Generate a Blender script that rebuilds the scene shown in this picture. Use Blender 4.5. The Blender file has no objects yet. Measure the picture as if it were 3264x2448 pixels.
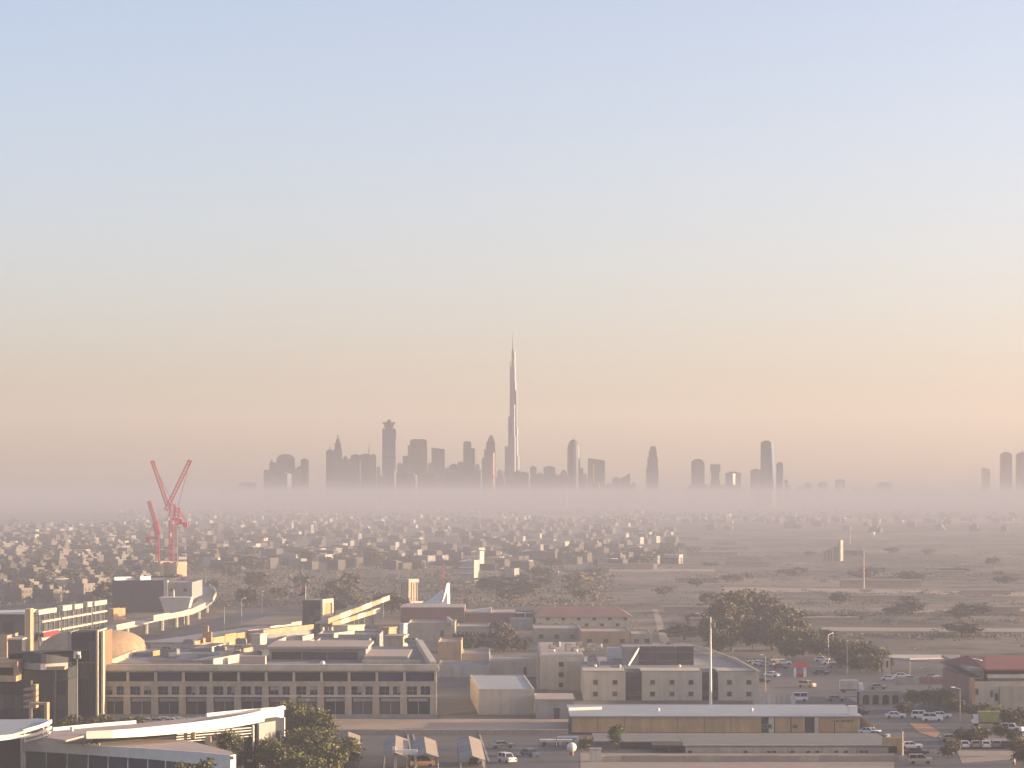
import bpy, math, random
import numpy as np
from mathutils import Vector

sc = bpy.context.scene
# ------------------------------------------------------------------ camera, sky, sun, exposure
H0, F, HC, CX = 1575.0, 9000.0, 50.0, 1632.0
cam = bpy.data.cameras.new('camera')
cam_o = bpy.data.objects.new('camera', cam)
sc.collection.objects.link(cam_o)
cam_o.location = (0, 0, HC)
cam_o.rotation_euler = (math.radians(90), 0, 0)
cam.sensor_width = 36
cam.lens = 36 * F / 3264
cam.shift_y = (H0 - 1224) / 3264
cam.clip_start, cam.clip_end = 1, 120000
sc.camera = cam_o
SUN_EL, SUN_AZ = math.radians(7), math.radians(87)
world = bpy.data.worlds.new('World')
sc.world = world
world.use_nodes = True
sky = world.node_tree.nodes.new('ShaderNodeTexSky')
sky.sky_type = 'NISHITA'
sky.sun_disc = False
sky.sun_elevation, sky.sun_rotation = SUN_EL, SUN_AZ
sky.air_density, sky.dust_density, sky.ozone_density = 0.6, 2.5, 1.6
tint = world.node_tree.nodes.new('ShaderNodeMix')
tint.data_type, tint.blend_type = 'RGBA', 'MULTIPLY'
tint.inputs['Factor'].default_value = 1
tint.inputs[7].default_value = (1.1, 0.9, 0.81, 1)
world.node_tree.links.new(sky.outputs[0], tint.inputs[6])
world.node_tree.links.new(tint.outputs[2], world.node_tree.nodes['Background'].inputs[0])
world.node_tree.nodes['Background'].inputs[1].default_value = 0.15
sun = bpy.data.lights.new('sun', 'SUN')
sun.energy, sun.angle, sun.color = 5, math.radians(.5), (1, 0.75, 0.47)
sun_o = bpy.data.objects.new('sun', sun)
sc.collection.objects.link(sun_o)
sun_o.rotation_euler = Vector((math.sin(SUN_AZ) * math.cos(SUN_EL), math.cos(SUN_AZ) * math.cos(SUN_EL),
                               math.sin(SUN_EL))).to_track_quat('Z', 'Y').to_euler()
vs = sc.view_settings
sc.display_settings.display_device = 'sRGB'
vs.view_transform, vs.look, vs.exposure, vs.gamma, vs.use_curve_mapping = 'Standard', 'None', 1.7, 1, False
sc.cycles.use_denoising = True
sc.cycles.max_bounces = 6
sc.cycles.volume_bounces = 2

rnd = random.Random(7)
nrnd = np.random.default_rng(7)

# ------------------------------------------------------------------ materials
M = {}
def mat(name, c, rough=.85, c2=None, scale=.25, amt=.6, metal=0, spec=.3, rand=0.0, bump=0.0, detail=5, stretch=None, streak=None):
    m = bpy.data.materials.new(name)
    m.use_nodes = True
    nt = m.node_tree
    b = nt.nodes['Principled BSDF']
    b.inputs['Roughness'].default_value = rough
    b.inputs['Metallic'].default_value = metal
    b.inputs['Specular IOR Level'].default_value = spec
    geo = nt.nodes.new('ShaderNodeNewGeometry')
    vec = geo.outputs['Position']
    if stretch:
        mp = nt.nodes.new('ShaderNodeMapping')
        mp.inputs['Scale'].default_value = stretch
        nt.links.new(vec, mp.inputs[0]); vec = mp.outputs[0]
    nz = nt.nodes.new('ShaderNodeTexNoise')
    nz.inputs['Scale'].default_value = scale
    nz.inputs['Detail'].default_value = detail
    nz.inputs['Roughness'].default_value = .65
    nt.links.new(vec, nz.inputs['Vector'])
    rp = nt.nodes.new('ShaderNodeValToRGB')
    c2 = c2 or tuple(x * .62 for x in c)
    mid = tuple(a * (1 - amt) + b_ * amt for a, b_ in zip(c, c2))
    rp.color_ramp.elements[0].position = .36
    rp.color_ramp.elements[0].color = (*mid, 1)
    rp.color_ramp.elements[1].position = .62
    rp.color_ramp.elements[1].color = (*c, 1)
    nt.links.new(nz.outputs['Fac'], rp.inputs[0])
    col = rp.outputs[0]
    if rand:
        oi = nt.nodes.new('ShaderNodeObjectInfo')
        hs = nt.nodes.new('ShaderNodeHueSaturation')
        mr = nt.nodes.new('ShaderNodeMapRange')
        mr.inputs[3].default_value, mr.inputs[4].default_value = 1 - rand, 1 + rand
        nt.links.new(oi.outputs['Random'], mr.inputs[0])
        nt.links.new(mr.outputs[0], hs.inputs['Value'])
        nt.links.new(col, hs.inputs['Color']); col = hs.outputs[0]
    if streak is None: streak = name.endswith(('wall', 'sandstone', 'concrete', 'paint')) and 'crane' not in name and name != 'white_paint' and name != 'villa_wall'
    if streak:
        mp2 = nt.nodes.new('ShaderNodeMapping')
        mp2.inputs['Scale'].default_value = (1, 1, .07)
        nt.links.new(geo.outputs['Position'], mp2.inputs[0])
        n2 = nt.nodes.new('ShaderNodeTexNoise')
        n2.inputs['Scale'].default_value = .45
        n2.inputs['Detail'].default_value = 6
        n2.inputs['Roughness'].default_value = .7
        nt.links.new(mp2.outputs[0], n2.inputs['Vector'])
        r2 = nt.nodes.new('ShaderNodeMapRange')
        r2.inputs[1].default_value, r2.inputs[2].default_value = .35, .62
        r2.inputs[3].default_value, r2.inputs[4].default_value = .82, 1.05
        nt.links.new(n2.outputs['Fac'], r2.inputs[0])
        mxs = nt.nodes.new('ShaderNodeMix')
        mxs.data_type = 'RGBA'; mxs.blend_type = 'MULTIPLY'
        mxs.inputs['Factor'].default_value = 1
        nt.links.new(col, mxs.inputs[6]); nt.links.new(r2.outputs[0], mxs.inputs[7]); col = mxs.outputs[2]
    nt.links.new(col, b.inputs['Base Color'])
    if bump:
        bp = nt.nodes.new('ShaderNodeBump')
        bp.inputs['Strength'].default_value = bump
        nt.links.new(nz.outputs['Fac'], bp.inputs['Height'])
        nt.links.new(bp.outputs[0], b.inputs['Normal'])
    M[name] = m
    return m

mat('sandstone', (0.45, 0.38, 0.29), c2=(0.34, 0.29, 0.22), scale=.5)
mat('cream_wall', (0.57, 0.5, 0.395), c2=(0.45, 0.4, 0.315), scale=.45)
mat('villa_wall', (0.15, 0.132, 0.115), c2=(0.1, 0.09, 0.08), scale=.05, rand=.6)
mat('pale_wall', (0.56, 0.51, 0.44), c2=(0.44, 0.4, 0.35), scale=.4, rand=.22)
mat('tan_wall', (0.46, 0.315, 0.19), c2=(0.35, 0.24, 0.15), scale=.3)
mat('orange_wall', (0.52, 0.3, 0.15), c2=(0.4, 0.235, 0.125), scale=.35)
mat('ochre_wall', (0.54, 0.37, 0.19), c2=(0.41, 0.285, 0.15), scale=.16, amt=.9)
mat('grey_wall', (0.33, 0.315, 0.3), c2=(0.25, 0.24, 0.23), scale=.4)
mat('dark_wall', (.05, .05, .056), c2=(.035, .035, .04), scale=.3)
mat('white_paint', (.78, .735, .65), c2=(.64, .6, .53), rough=.55, scale=.6)
mat('roof_grey', (0.3, 0.28, 0.265), c2=(0.2, 0.19, 0.18), scale=.18, amt=.9)
mat('roof_pink', (0.43, 0.345, 0.295), c2=(0.34, 0.275, 0.235), scale=.2)
mat('roof_blue', (0.36, 0.375, 0.39), c2=(0.29, 0.305, 0.32), scale=.12, rough=.6)
mat('red_roof', (0.25, 0.095, 0.085), c2=(0.19, 0.08, 0.075), scale=.2)
mat('red_brown', (0.24, 0.135, 0.115), c2=(0.185, 0.11, 0.095), scale=.15)
mat('red_paint', (.42, .025, .035), rough=.5, scale=.8, amt=.4)
mat('crane_red', (0.72, 0.03, 0.05), c2=(0.5, 0.025, 0.04), rough=.5, scale=.3, amt=.4)
mat('crane_counterweight', (.8, .015, .04), rough=.6, scale=.3, amt=.4)
mat('concrete', (0.43, 0.38, 0.32), c2=(0.33, 0.29, 0.25), scale=.35)
mat('raw_concrete', (.5, .36, .25), c2=(.38, .28, .2), scale=.2)
mat('glass', (.02, .032, .048), rough=.3, spec=.14, scale=.15, c2=(.02, .025, .03), rand=.5)
mat('blue_glass', (.03, .06, .115), rough=.3, spec=.16, scale=.12, c2=(.03, .045, .07), rand=.4)
mat('grey_glass', (.07, .085, .085), rough=.2, spec=.3, scale=.2, c2=(.06, .06, .065), rand=.5)
mat('dull_glass', (.075, .062, .058), rough=.3, spec=.2, scale=.4, c2=(.05, .05, .05), rand=.5)
mat('dark_metal', (.06, .06, .065), rough=.5, scale=.5)
mat('plant_panel', (.075, .06, .065), rough=.6, scale=.6, rand=.45)
mat('grey_metal', (.3, .3, .3), rough=.5, metal=.4, scale=.6)
mat('asphalt', (0.115, 0.108, 0.104), c2=(0.085, 0.081, 0.08), scale=.12, amt=.9)
mat('paving', (0.34, 0.275, 0.225), c2=(0.26, 0.21, 0.175), scale=.3)
mat('sand', (0.4, 0.3, 0.22), c2=(0.3, 0.23, 0.175), scale=.07, amt=.9)
mat('orange_sand', (.42, .22, .11), c2=(.32, .19, .11), scale=.3)
mat('bark', (.09, .065, .045), scale=2)
mat('leaf', (.15, .145, .045), c2=(.07, .075, .025), scale=.35, amt=1, rough=.7, rand=.25)
mat('leaf_dry', (0.135, 0.115, 0.06), c2=(0.095, 0.082, 0.046), scale=.3, amt=1, rough=.75, rand=.2)
mat('leaf_far', (0.13, 0.112, 0.075), c2=(0.085, 0.078, 0.055), scale=.1, amt=1, rough=.8, rand=.3)
mat('leaf_bright', (.13, .15, .035), c2=(.075, .09, .025), scale=.6, amt=1, rough=.7)
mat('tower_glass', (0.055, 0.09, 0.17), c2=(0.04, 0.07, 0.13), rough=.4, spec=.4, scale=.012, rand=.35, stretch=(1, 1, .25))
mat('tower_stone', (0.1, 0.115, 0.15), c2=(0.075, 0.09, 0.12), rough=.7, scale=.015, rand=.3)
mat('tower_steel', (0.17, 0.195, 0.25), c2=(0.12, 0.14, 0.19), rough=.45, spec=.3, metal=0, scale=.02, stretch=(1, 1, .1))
mat('terrace_paving', (.2, .19, .165), c2=(.15, .145, .125), scale=.3)
mat('brown_wall', (.27,.16,.09), c2=(.2,.12,.07), scale=.3)
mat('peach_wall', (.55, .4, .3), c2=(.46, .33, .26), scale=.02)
mat('car_white', (.75, .74, .72), rough=.3, spec=.5, scale=.3, amt=.2)
mat('car_grey', (.2, .2, .21), rough=.3, spec=.5, scale=.3, amt=.2)
mat('car_dark', (.03, .03, .035), rough=.3, spec=.5, scale=.3, amt=.2)
mat('car_red', (.2, .02, .03), rough=.3, spec=.5, scale=.3, amt=.2)
mat('car_sand', (.4, .32, .22), rough=.35, spec=.5, scale=.3, amt=.2)
mat('car_blue', (.05, .08, .14), rough=.3, spec=.5, scale=.3, amt=.2)
mat('truck_green', (.3, .33, .1), rough=.6, scale=.5)
mat('tyre', (.025, .025, .025), scale=1)
mat('black_cloth', (.03, .03, .03), scale=1)
mat('white_cloth', (.7, .68, .66), scale=1)
mat('green_cloth', (.03, .2, .07), scale=1)

def ground_material():
    m = bpy.data.materials.new('desert_ground')
    m.use_nodes = True
    nt = m.node_tree
    b = nt.nodes['Principled BSDF']
    b.inputs['Roughness'].default_value = .95
    b.inputs['Specular IOR Level'].default_value = .1
    geo = nt.nodes.new('ShaderNodeNewGeometry')
    def noise(scale, sx, detail):
        mp = nt.nodes.new('ShaderNodeMapping')
        mp.inputs['Scale'].default_value = (sx, 1, 1)
        nt.links.new(geo.outputs['Position'], mp.inputs[0])
        n = nt.nodes.new('ShaderNodeTexNoise')
        n.inputs['Scale'].default_value = scale
        n.inputs['Detail'].default_value = detail
        n.inputs['Roughness'].default_value = .6
        nt.links.new(mp.outputs[0], n.inputs['Vector'])
        return n.outputs['Fac']
    def ramp(f, stops):
        r = nt.nodes.new('ShaderNodeValToRGB')
        e = r.color_ramp.elements
        while len(e) < len(stops):
            e.new(.5)
        for el, (p, c) in zip(e, stops):
            el.position = p; el.color = (*c, 1)
        nt.links.new(f, r.inputs[0])
        return r.outputs[0]
    big = ramp(noise(.0035, 1.6, 7), [(.3, (.085, .08, .062)), (.44, (.15, .132, .108)), (.56, (.24, .2, .16)), (.72, (.31, .26, .21))])
    fine = ramp(noise(.03, 1.2, 6), [(.32, (.42, .43, .42)), (.47, (.85, .85, .85)), (.66, (1.2, 1.16, 1.12))])
    mx = nt.nodes.new('ShaderNodeMix')
    mx.data_type = 'RGBA'; mx.blend_type = 'MULTIPLY'
    mx.inputs['Factor'].default_value = 1
    nt.links.new(big, mx.inputs[6]); nt.links.new(fine, mx.inputs[7])
    nt.links.new(mx.outputs[2], b.inputs['Base Color'])
    return m
M['desert_ground'] = ground_material()

# ------------------------------------------------------------------ helpers
col = sc.collection
def P(px, py, z=0.0):
    Y = (HC - z) * F / (py - H0)
    return ((px - CX) * Y / F, Y)
def X(px, Y): return (px - CX) * Y / F
def Z(py, Y): return HC - (py - H0) * Y / F

class MB:
    def __init__(s): s.v, s.f, s.mi, s.cur = [], [], [], 0
    def mat(s, i): s.cur = i; return s
    def add(s, vs_, fs):
        n = len(s.v); s.v += vs_
        for f in fs:
            s.f.append(tuple(i + n for i in f)); s.mi.append(s.cur)
        return s
    def box(s, x0, x1, y0, y1, z0, z1):
        return s.prism([(x0, y0), (x1, y0), (x1, y1), (x0, y1)], z0, z1)
    def prism(s, poly, z0, z1, top=None):
        a = sum(poly[i][0] * poly[(i + 1) % len(poly)][1] - poly[(i + 1) % len(poly)][0] * poly[i][1] for i in range(len(poly)))
        if a < 0:
            poly = poly[::-1]
            if top: top = top[::-1]
        n = len(poly)
        top = top or poly
        zt = z1 if isinstance(z1, (list, tuple)) else [z1] * n
        if a < 0 and isinstance(z1, (list, tuple)): zt = list(z1)[::-1]
        vs_ = [(x, y, z0) for x, y in poly] + [(x, y, z) for (x, y), z in zip(top, zt)]
        fs = [tuple(range(n))[::-1], tuple(range(n, 2 * n))] + [(i, (i + 1) % n, n + (i + 1) % n, n + i) for i in range(n)]
        return s.add(vs_, fs)
    def wall(s, p, q, t, z0, z1):
        dx, dy = q[0] - p[0], q[1] - p[1]
        L = math.hypot(dx, dy) or 1
        nx, ny = -dy / L * t, dx / L * t
        return s.prism([p, q, (q[0] + nx, q[1] + ny), (p[0] + nx, p[1] + ny)], z0, z1)
    def ring(s, poly, t, z0, z1):
        cx = sum(p[0] for p in poly) / len(poly); cy = sum(p[1] for p in poly) / len(poly)
        for i in range(len(poly)):
            p, q = poly[i], poly[(i + 1) % len(poly)]
            dx, dy = q[0] - p[0], q[1] - p[1]
            sgn = 1 if (-dy * (cx - p[0]) + dx * (cy - p[1])) > 0 else -1
            s.wall(p, q, t * sgn, z0 + .003 * (i % 2), z1 + .003 * (i % 2))
        return s
    def path(s, pts, t, z0, z1):
        # continuous extruded ribbon of thickness t to the left of the path; z0, z1 scalars or lists
        n = len(pts)
        zz0 = z0 if isinstance(z0, (list, tuple)) else [z0] * n
        zz1 = z1 if isinstance(z1, (list, tuple)) else [z1] * n
        tt = t if isinstance(t, (list, tuple)) else [t] * n
        off = []
        for i in range(n):
            a, b = pts[max(0, i - 1)], pts[min(n - 1, i + 1)]
            dx, dy = b[0] - a[0], b[1] - a[1]
            L = math.hypot(dx, dy) or 1
            off.append((pts[i][0] - dy / L * tt[i], pts[i][1] + dx / L * tt[i]))
        vs_ = []
        for i in range(n):
            vs_ += [(*pts[i], zz0[i]), (*off[i], zz0[i]), (*off[i], zz1[i]), (*pts[i], zz1[i])]
        fs = [(0, 1, 2, 3), tuple(4 * (n - 1) + k for k in (3, 2, 1, 0))]
        for i in range(n - 1):
            for k in range(4):
                a, b = 4 * i + k, 4 * i + (k + 1) % 4
                fs.append((a, a + 4, b + 4, b))
        return s.add(vs_, fs)
    def cyl(s, x, y, z0, z1, r0, r1=None, n=12):
        r1 = r0 if r1 is None else r1
        a = [2 * math.pi * i / n for i in range(n)]
        lo = [(x + r0 * math.cos(t), y + r0 * math.sin(t)) for t in a]
        hi = [(x + r1 * math.cos(t), y + r1 * math.sin(t)) for t in a]
        return s.prism(lo, z0, z1, top=hi)
    def lathe(s, x, y, prof, n=14):
        vs_, fs = [], []
        for r, z in prof:
            for i in range(n):
                t = 2 * math.pi * i / n
                vs_.append((x + r * math.cos(t), y + r * math.sin(t), z))
        for k in range(len(prof) - 1):
            for i in range(n):
                j = (i + 1) % n
                fs.append((k * n + i, k * n + j, (k + 1) * n + j, (k + 1) * n + i))
        fs.append(tuple(range((len(prof) - 1) * n, len(prof) * n)))
        fs.append(tuple(range(n))[::-1])
        return s.add(vs_, fs)
    def bar(s, a, b, r):
        a, b = Vector(a), Vector(b)
        d = (b - a).normalized()
        u = d.cross(Vector((0, 0, 1)) if abs(d.z) < .9 else Vector((1, 0, 0))).normalized() * r
        w = d.cross(u).normalized() * r
        vs_ = [tuple(p + q) for p in (a, b) for q in (u + w, w - u, -u - w, u - w)]
        return s.add(vs_, [(0, 1, 2, 3), (7, 6, 5, 4), (0, 4, 5, 1), (1, 5, 6, 2), (2, 6, 7, 3), (3, 7, 4, 0)])
    def quad(s, *p): return s.add([tuple(q) for q in p], [tuple(range(len(p)))])
    def mesh(s, name, mats):
        me = bpy.data.meshes.new(name)
        me.from_pydata(s.v, [], s.f)
        for m in (mats if isinstance(mats, (list, tuple)) else [mats]):
            me.materials.append(M[m] if isinstance(m, str) else m)
        if any(s.mi): me.polygons.foreach_set('material_index', s.mi)
        me.update()
        return me
    def build(s, name, mats, parent=None, label=None, kind=None, world=False):
        if world and parent is not None:
            r = parent
            while r.parent: r = r.parent
            lx, ly, lz = r.location
            s.v = [(x - lx, y - ly, z - lz) for x, y, z in s.v]
        return link(name, s.mesh(name, mats), parent, label=label, kind=kind)

def link(name, me, parent=None, loc=(0, 0, 0), rot=0, label=None, kind=None):
    o = bpy.data.objects.new(name, me)
    col.objects.link(o)
    o.parent = parent
    o.location = loc
    o.rotation_euler = (0, 0, rot)
    if label: o['label'] = label
    if kind: o['kind'] = kind
    return o
def tag(o, label, cat, group=None):
    o['label'] = label; o['category'] = cat
    if group: o['group'] = group
    return o
def thing(name, label, cat, loc, rot=0, group=None):
    o = bpy.data.objects.new(name, None)
    o.empty_display_size = 1
    col.objects.link(o)
    o.location = loc if len(loc) == 3 else (*loc, 0)
    o.rotation_euler = (0, 0, rot)
    return tag(o, label, cat, group)
def copy_tree(o, parent=None):
    c = o.copy(); col.objects.link(c); c.parent = parent
    for ch in list(o.children): copy_tree(ch, c)
    return c

_win = {}
def window(parent, x, y, z, w, h, rot=0, glass='glass', frame='grey_metal', t=.12, name='window'):
    k = (round(w, 2), round(h, 2), glass, frame, t)
    if k not in _win:
        m = MB()
        m.box(-w / 2, -w / 2 + t, -.12, 0, 0, h).box(w / 2 - t, w / 2, -.12, 0, 0, h)
        m.box(-w / 2 + t, w / 2 - t, -.12, 0, 0, t).box(-w / 2 + t, w / 2 - t, -.12, 0, h - t, h)
        if w > 2.2:
            for i in range(1, int(w / 1.4)):
                xx = -w / 2 + i * w / int(w / 1.4)
                m.box(xx - .05, xx + .05, -.1, 0, t, h - t)
        p = MB().box(-w / 2 + t, w / 2 - t, -.04, -.005, t, h - t)
        _win[k] = (m.mesh('window', frame), p.mesh('pane', glass))
    fm, pm = _win[k]
    o = link(name, fm, parent, (x, y, z), rot)
    link('pane', pm, o)
    return o

def shell(parent, w, d, h, wall, roof, parapet=.7, x0=0, y0=0, z0=0, t=.35, nm='wall'):
    """walls with a parapet rising above a flat roof"""
    poly = [(x0, y0), (x0 + w, y0), (x0 + w, y0 + d), (x0, y0 + d)]
    m = MB()
    m.box(x0, x0 + w, y0, y0 + t, z0, h).box(x0, x0 + w, y0 + d - t, y0 + d, z0, h)
    m.box(x0, x0 + t, y0 + t, y0 + d - t, z0, h).box(x0 + w - t, x0 + w, y0 + t, y0 + d - t, z0, h)
    o = m.build(nm, wall, parent)
    r = MB().box(x0 + t, x0 + w - t, y0 + t, y0 + d - t, h - parapet - .3, h - parapet).build('roof', roof, parent)
    return o, r

def ground_sheet(name, pts, z, m, kind='structure'):
    mb = MB().quad(*[(*P(px, py, z), z) for px, py in pts])
    o = mb.build(name, m)
    o['kind'] = kind
    return o

# ------------------------------------------------------------------ foliage
def leaf_cloud(mb, c, rad, n_clump, n_leaf, size, seed):
    g = np.random.default_rng(seed)
    d = g.normal(size=(n_clump, 3)); d /= np.linalg.norm(d, axis=1)[:, None]
    rr = g.uniform(.35, 1, size=(n_clump, 1)) ** .6
    cc = d * rr * np.array(rad) * .85 + np.array(c)
    cc[:, 2] = np.maximum(cc[:, 2], c[2] - rad[2] * .8)
    cs = g.uniform(.14, .3, size=n_clump) * min(rad)
    for k in range(n_clump):
        pts = g.normal(size=(n_leaf, 3)) * cs[k] * np.array([1, 1, .75]) + cc[k]
        a = g.normal(size=(n_leaf, 3)); a /= np.linalg.norm(a, axis=1)[:, None]
        b = np.cross(a, g.normal(size=(n_leaf, 3))); b /= np.linalg.norm(b, axis=1)[:, None]
        s_ = size * g.uniform(.6, 1.4, size=(n_leaf, 1))
        a *= s_; b *= s_ * .6
        for p, u, w in zip(pts, a, b):
            mb.add([tuple(p - u), tuple(p + w), tuple(p + u), tuple(p - w)], [(0, 1, 2, 3)])
def trunk_mb(h, r, crown_r, seed):
    g = random.Random(seed)
    m = MB()
    m.cyl(0, 0, 0, h * .5, r, r * .7, 8)
    for i in range(5):
        a = i * 1.257 + g.uniform(-.3, .3)
        q = (math.cos(a) * crown_r * .55, math.sin(a) * crown_r * .55, h * g.uniform(.62, .85))
        m.bar((0, 0, h * .46), q, r * .3)
    return m
_tree = {}
def tree(name, label, x, y, h, w, kind='leaf', group=None, nc=60, nl=36, size=.32, seed=1, z=0, cat='tree'):
    key = (kind, round(h / w, 1), nc, nl, seed % 4)
    if key not in _tree:
        cb = MB()
        leaf_cloud(cb, (0, 0, h * .6), (w * .5, w * .5, h * .42), nc, nl, size, seed)
        _tree[key] = (trunk_mb(h, .022 * h, w * .5, seed).mesh('trunk', 'bark'), cb.mesh('crown', kind), h)
    tm, cm, hh = _tree[key]
    t = thing(name, label, cat, (x, y, z), rnd.uniform(0, 6.28), group)
    t.scale = (h / hh,) * 3
    link('trunk', tm, t); link('crown', cm, t)
    return t

# ------------------------------------------------------------------ ground, haze, mist
gm = MB().quad((-40000, -1500, 0), (40000, -1500, 0), (40000, 60000, 0), (-40000, 60000, 0))
gm.build('ground', 'desert_ground', kind='structure')

def air(name, bounds, density, color, an):
    m = bpy.data.materials.new(name)
    m.use_nodes = True
    n = m.node_tree.nodes
    n.remove(n['Principled BSDF'])
    v = n.new('ShaderNodeVolumePrincipled')
    v.inputs['Color'].default_value = (*color, 1)
    v.inputs['Density'].default_value = density
    v.inputs['Anisotropy'].default_value = an
    m.node_tree.links.new(v.outputs[0], n['Material Output'].inputs['Volume'])
    return MB().box(*bounds).build(name, m, kind='stuff')
air('haze', (-14000, 14000, -800, 30000, -1, 890), 4.2e-05, (0.58, 0.57, 0.61), 0.28)
air('mist', (-13000, 13000, -700, 29000, .4, 64), 0.0003, (0.365, 0.385, 0.475), 0)
# ------------------------------------------------------------------ roads, yards and sand on the ground
Z1, Z2, Z3 = .03, .06, .09
ground_sheet('street', [(560, 2283), (1830, 2289), (1830, 2296), (560, 2290)], Z1, 'asphalt')
ground_sheet('sand_verge', [(900, 2290), (1812, 2292), (1812, 2329), (900, 2327)], Z2, 'sand')
ground_sheet('service_yard', [(860, 2340), (1850, 2342), (1850, 2470), (860, 2470)], Z1, 'asphalt')
ground_sheet('front_lane', [(1850, 2400), (2850, 2400), (2850, 2480), (1850, 2480)], Z2, 'paving')
ground_sheet('car_park', [(2380, 2125), (2600, 2085), (3420, 2150), (3420, 2480), (2840, 2480), (2760, 2330), (2420, 2240)], Z1, 'asphalt')
ground_sheet('parking_verge', [(2700, 2222), (2960, 2232), (2900, 2262), (2770, 2262)], Z2, 'paving')
ground_sheet('sand_patch', [(2898, 2306), (2955, 2308), (2998, 2334), (2984, 2352), (2930, 2334)], Z3, 'orange_sand')
ground_sheet('traffic_island', [(2990, 2345), (3264, 2350), (3264, 2372), (3010, 2366)], Z2, 'paving')
ground_sheet('traffic_island', [(3050, 2392), (3290, 2395), (3290, 2416), (3066, 2432)], Z2, 'paving')
ground_sheet('courtyard', [(1395, 2128), (1720, 2130), (1760, 2238), (1392, 2280)], Z1, 'asphalt')
ground_sheet('sand_track', [(2078, 1942), (2096, 1942), (2106, 1965), (2118, 2000), (2140, 2055), (2108, 2055), (2094, 2000), (2086, 1965)], Z1, 'sand')
ground_sheet('dirt_track', [(2100, 2052), (2180, 2050), (2300, 2085), (2410, 2130), (2395, 2136), (2280, 2094), (2170, 2062)], Z1, 'sand')
ground_sheet('highway', [(1010, 1712), (1030, 1712), (1100, 1790), (1000, 1840), (860, 1960), (700, 2010), (560, 2050), (480, 2040), (640, 1985), (830, 1930), (960, 1830), (1050, 1785)], Z1, 'asphalt')
ground_sheet('sand_flat', [(1500, 1640), (3300, 1655), (3300, 1668), (1500, 1652)], Z1, 'sand')
ground_sheet('sand_flat', [(2300, 1872), (2700, 1876), (3300, 1890), (3300, 1902), (2680, 1888), (2300, 1886)], Z1, 'sand')
ground_sheet('sand_flat', [(2620, 1999), (3300, 2003), (3300, 2014), (2620, 2011)], Z1, 'sand')
ground_sheet('sand_flat', [(2800, 1945), (3300, 1940), (3300, 1950), (2800, 1954)], Z1, 'sand')
ground_sheet('sand_flat', [(1900, 1812), (2280, 1814), (2280, 1822), (1900, 1820)], Z1, 'sand')
ground_sheet('sand_flat', [(2820, 2085), (3060, 2088), (3060, 2098), (2820, 2096)], Z1, 'sand')

# ------------------------------------------------------------------ long three storey building
YC = 629.0
xC = X(310, YC)
def zc(py): return Z(py, YC)
t = thing('long_building', 'long sandstone building with twelve bays of dark windows facing the street', 'building', (xC, YC, 0))
sC = YC / F
WC = 1082 * sC
MB().box(.02, WC - .02, 1.5, 2.2, 0, zc(2140)).build('wall', 'dark_wall', t)
m = MB().box(-.6, WC + .5, -.9, 1.2, zc(2137), zc(2126)).box(-.3, WC + .3, -.5, 1.2, zc(2126) + .003, zc(2118))
m.build('cornice', 'cream_wall', t)
MB().box(0, WC, .05, 1.5, zc(2143), zc(2137) - .003).build('lintel', 'sandstone', t)
MB().box(0, WC, 0, 1.5, zc(2188), zc(2172)).build('spandrel', 'sandstone', t)
MB().box(0, WC, -.1, 1.5, zc(2222), zc(2215)).build('string_course', 'cream_wall', t)
MB().box(0, WC, .02, 1.5, 0, zc(2277)).build('plinth', 'grey_wall', t)
pier = MB().box(-.75, .75, -.15, 1.5, zc(2277), zc(2222)).box(-.7, .7, -.08, 1.5, zc(2215), zc(2188)).mesh('pier', 'sandstone')
mull = MB().box(-.28, .28, -.02, 1.5, zc(2172), zc(2143)).mesh('mullion', 'cream_wall')
mid = MB().box(-.42, .42, .04, 1.5, zc(2215), zc(2188)).mesh('pier', 'sandstone')
thin = MB().box(-.35, .35, .06, 1.5, zc(2215), zc(2188)).mesh('pier', 'sandstone')
rib = [MB().box(-2.83, 2.83, .75, .85, zc(2172), zc(2143)).mesh('window', g) for g in ('glass', 'blue_glass')]
sq = [MB().box(-.98, .98, .7, .8, zc(2215), zc(2188)).mesh('window', g) for g in ('glass', 'blue_glass', 'dull_glass')]
shop = [MB().box(-2.35, 2.35, .9, 1.0, zc(2277), zc(2222)).mesh('shop_window', g) for g in ('grey_glass', 'dull_glass', 'glass')]
smul = MB().box(-.1, .1, .5, .88, zc(2277), zc(2238)).mesh('mullion', 'grey_metal')
awn = MB().box(-2.2, 2.2, .3, .88, zc(2236), zc(2226)).mesh('shop_sign', 'red_brown')
awn2 = MB().box(-2.2, 2.2, .3, .88, zc(2236), zc(2226)).mesh('shop_sign', 'grey_wall')
wfr = MB().box(-.05, .05, .6, .69, zc(2215), zc(2188)).box(-.98, -.051, .6, .69, zc(2203) - .04, zc(2203) + .04).box(.051, .98, .6, .69, zc(2203) - .04, zc(2203) + .04).mesh('window_frame', 'grey_metal')
bl1 = MB().box(-.93, .93, .62, .68, zc(2200), zc(2189)).mesh('blind', 'cream_wall')
bl2 = MB().box(.08, .93, .62, .68, zc(2209), zc(2189)).mesh('blind', 'roof_pink')
bay = 88.2 * sC
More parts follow.
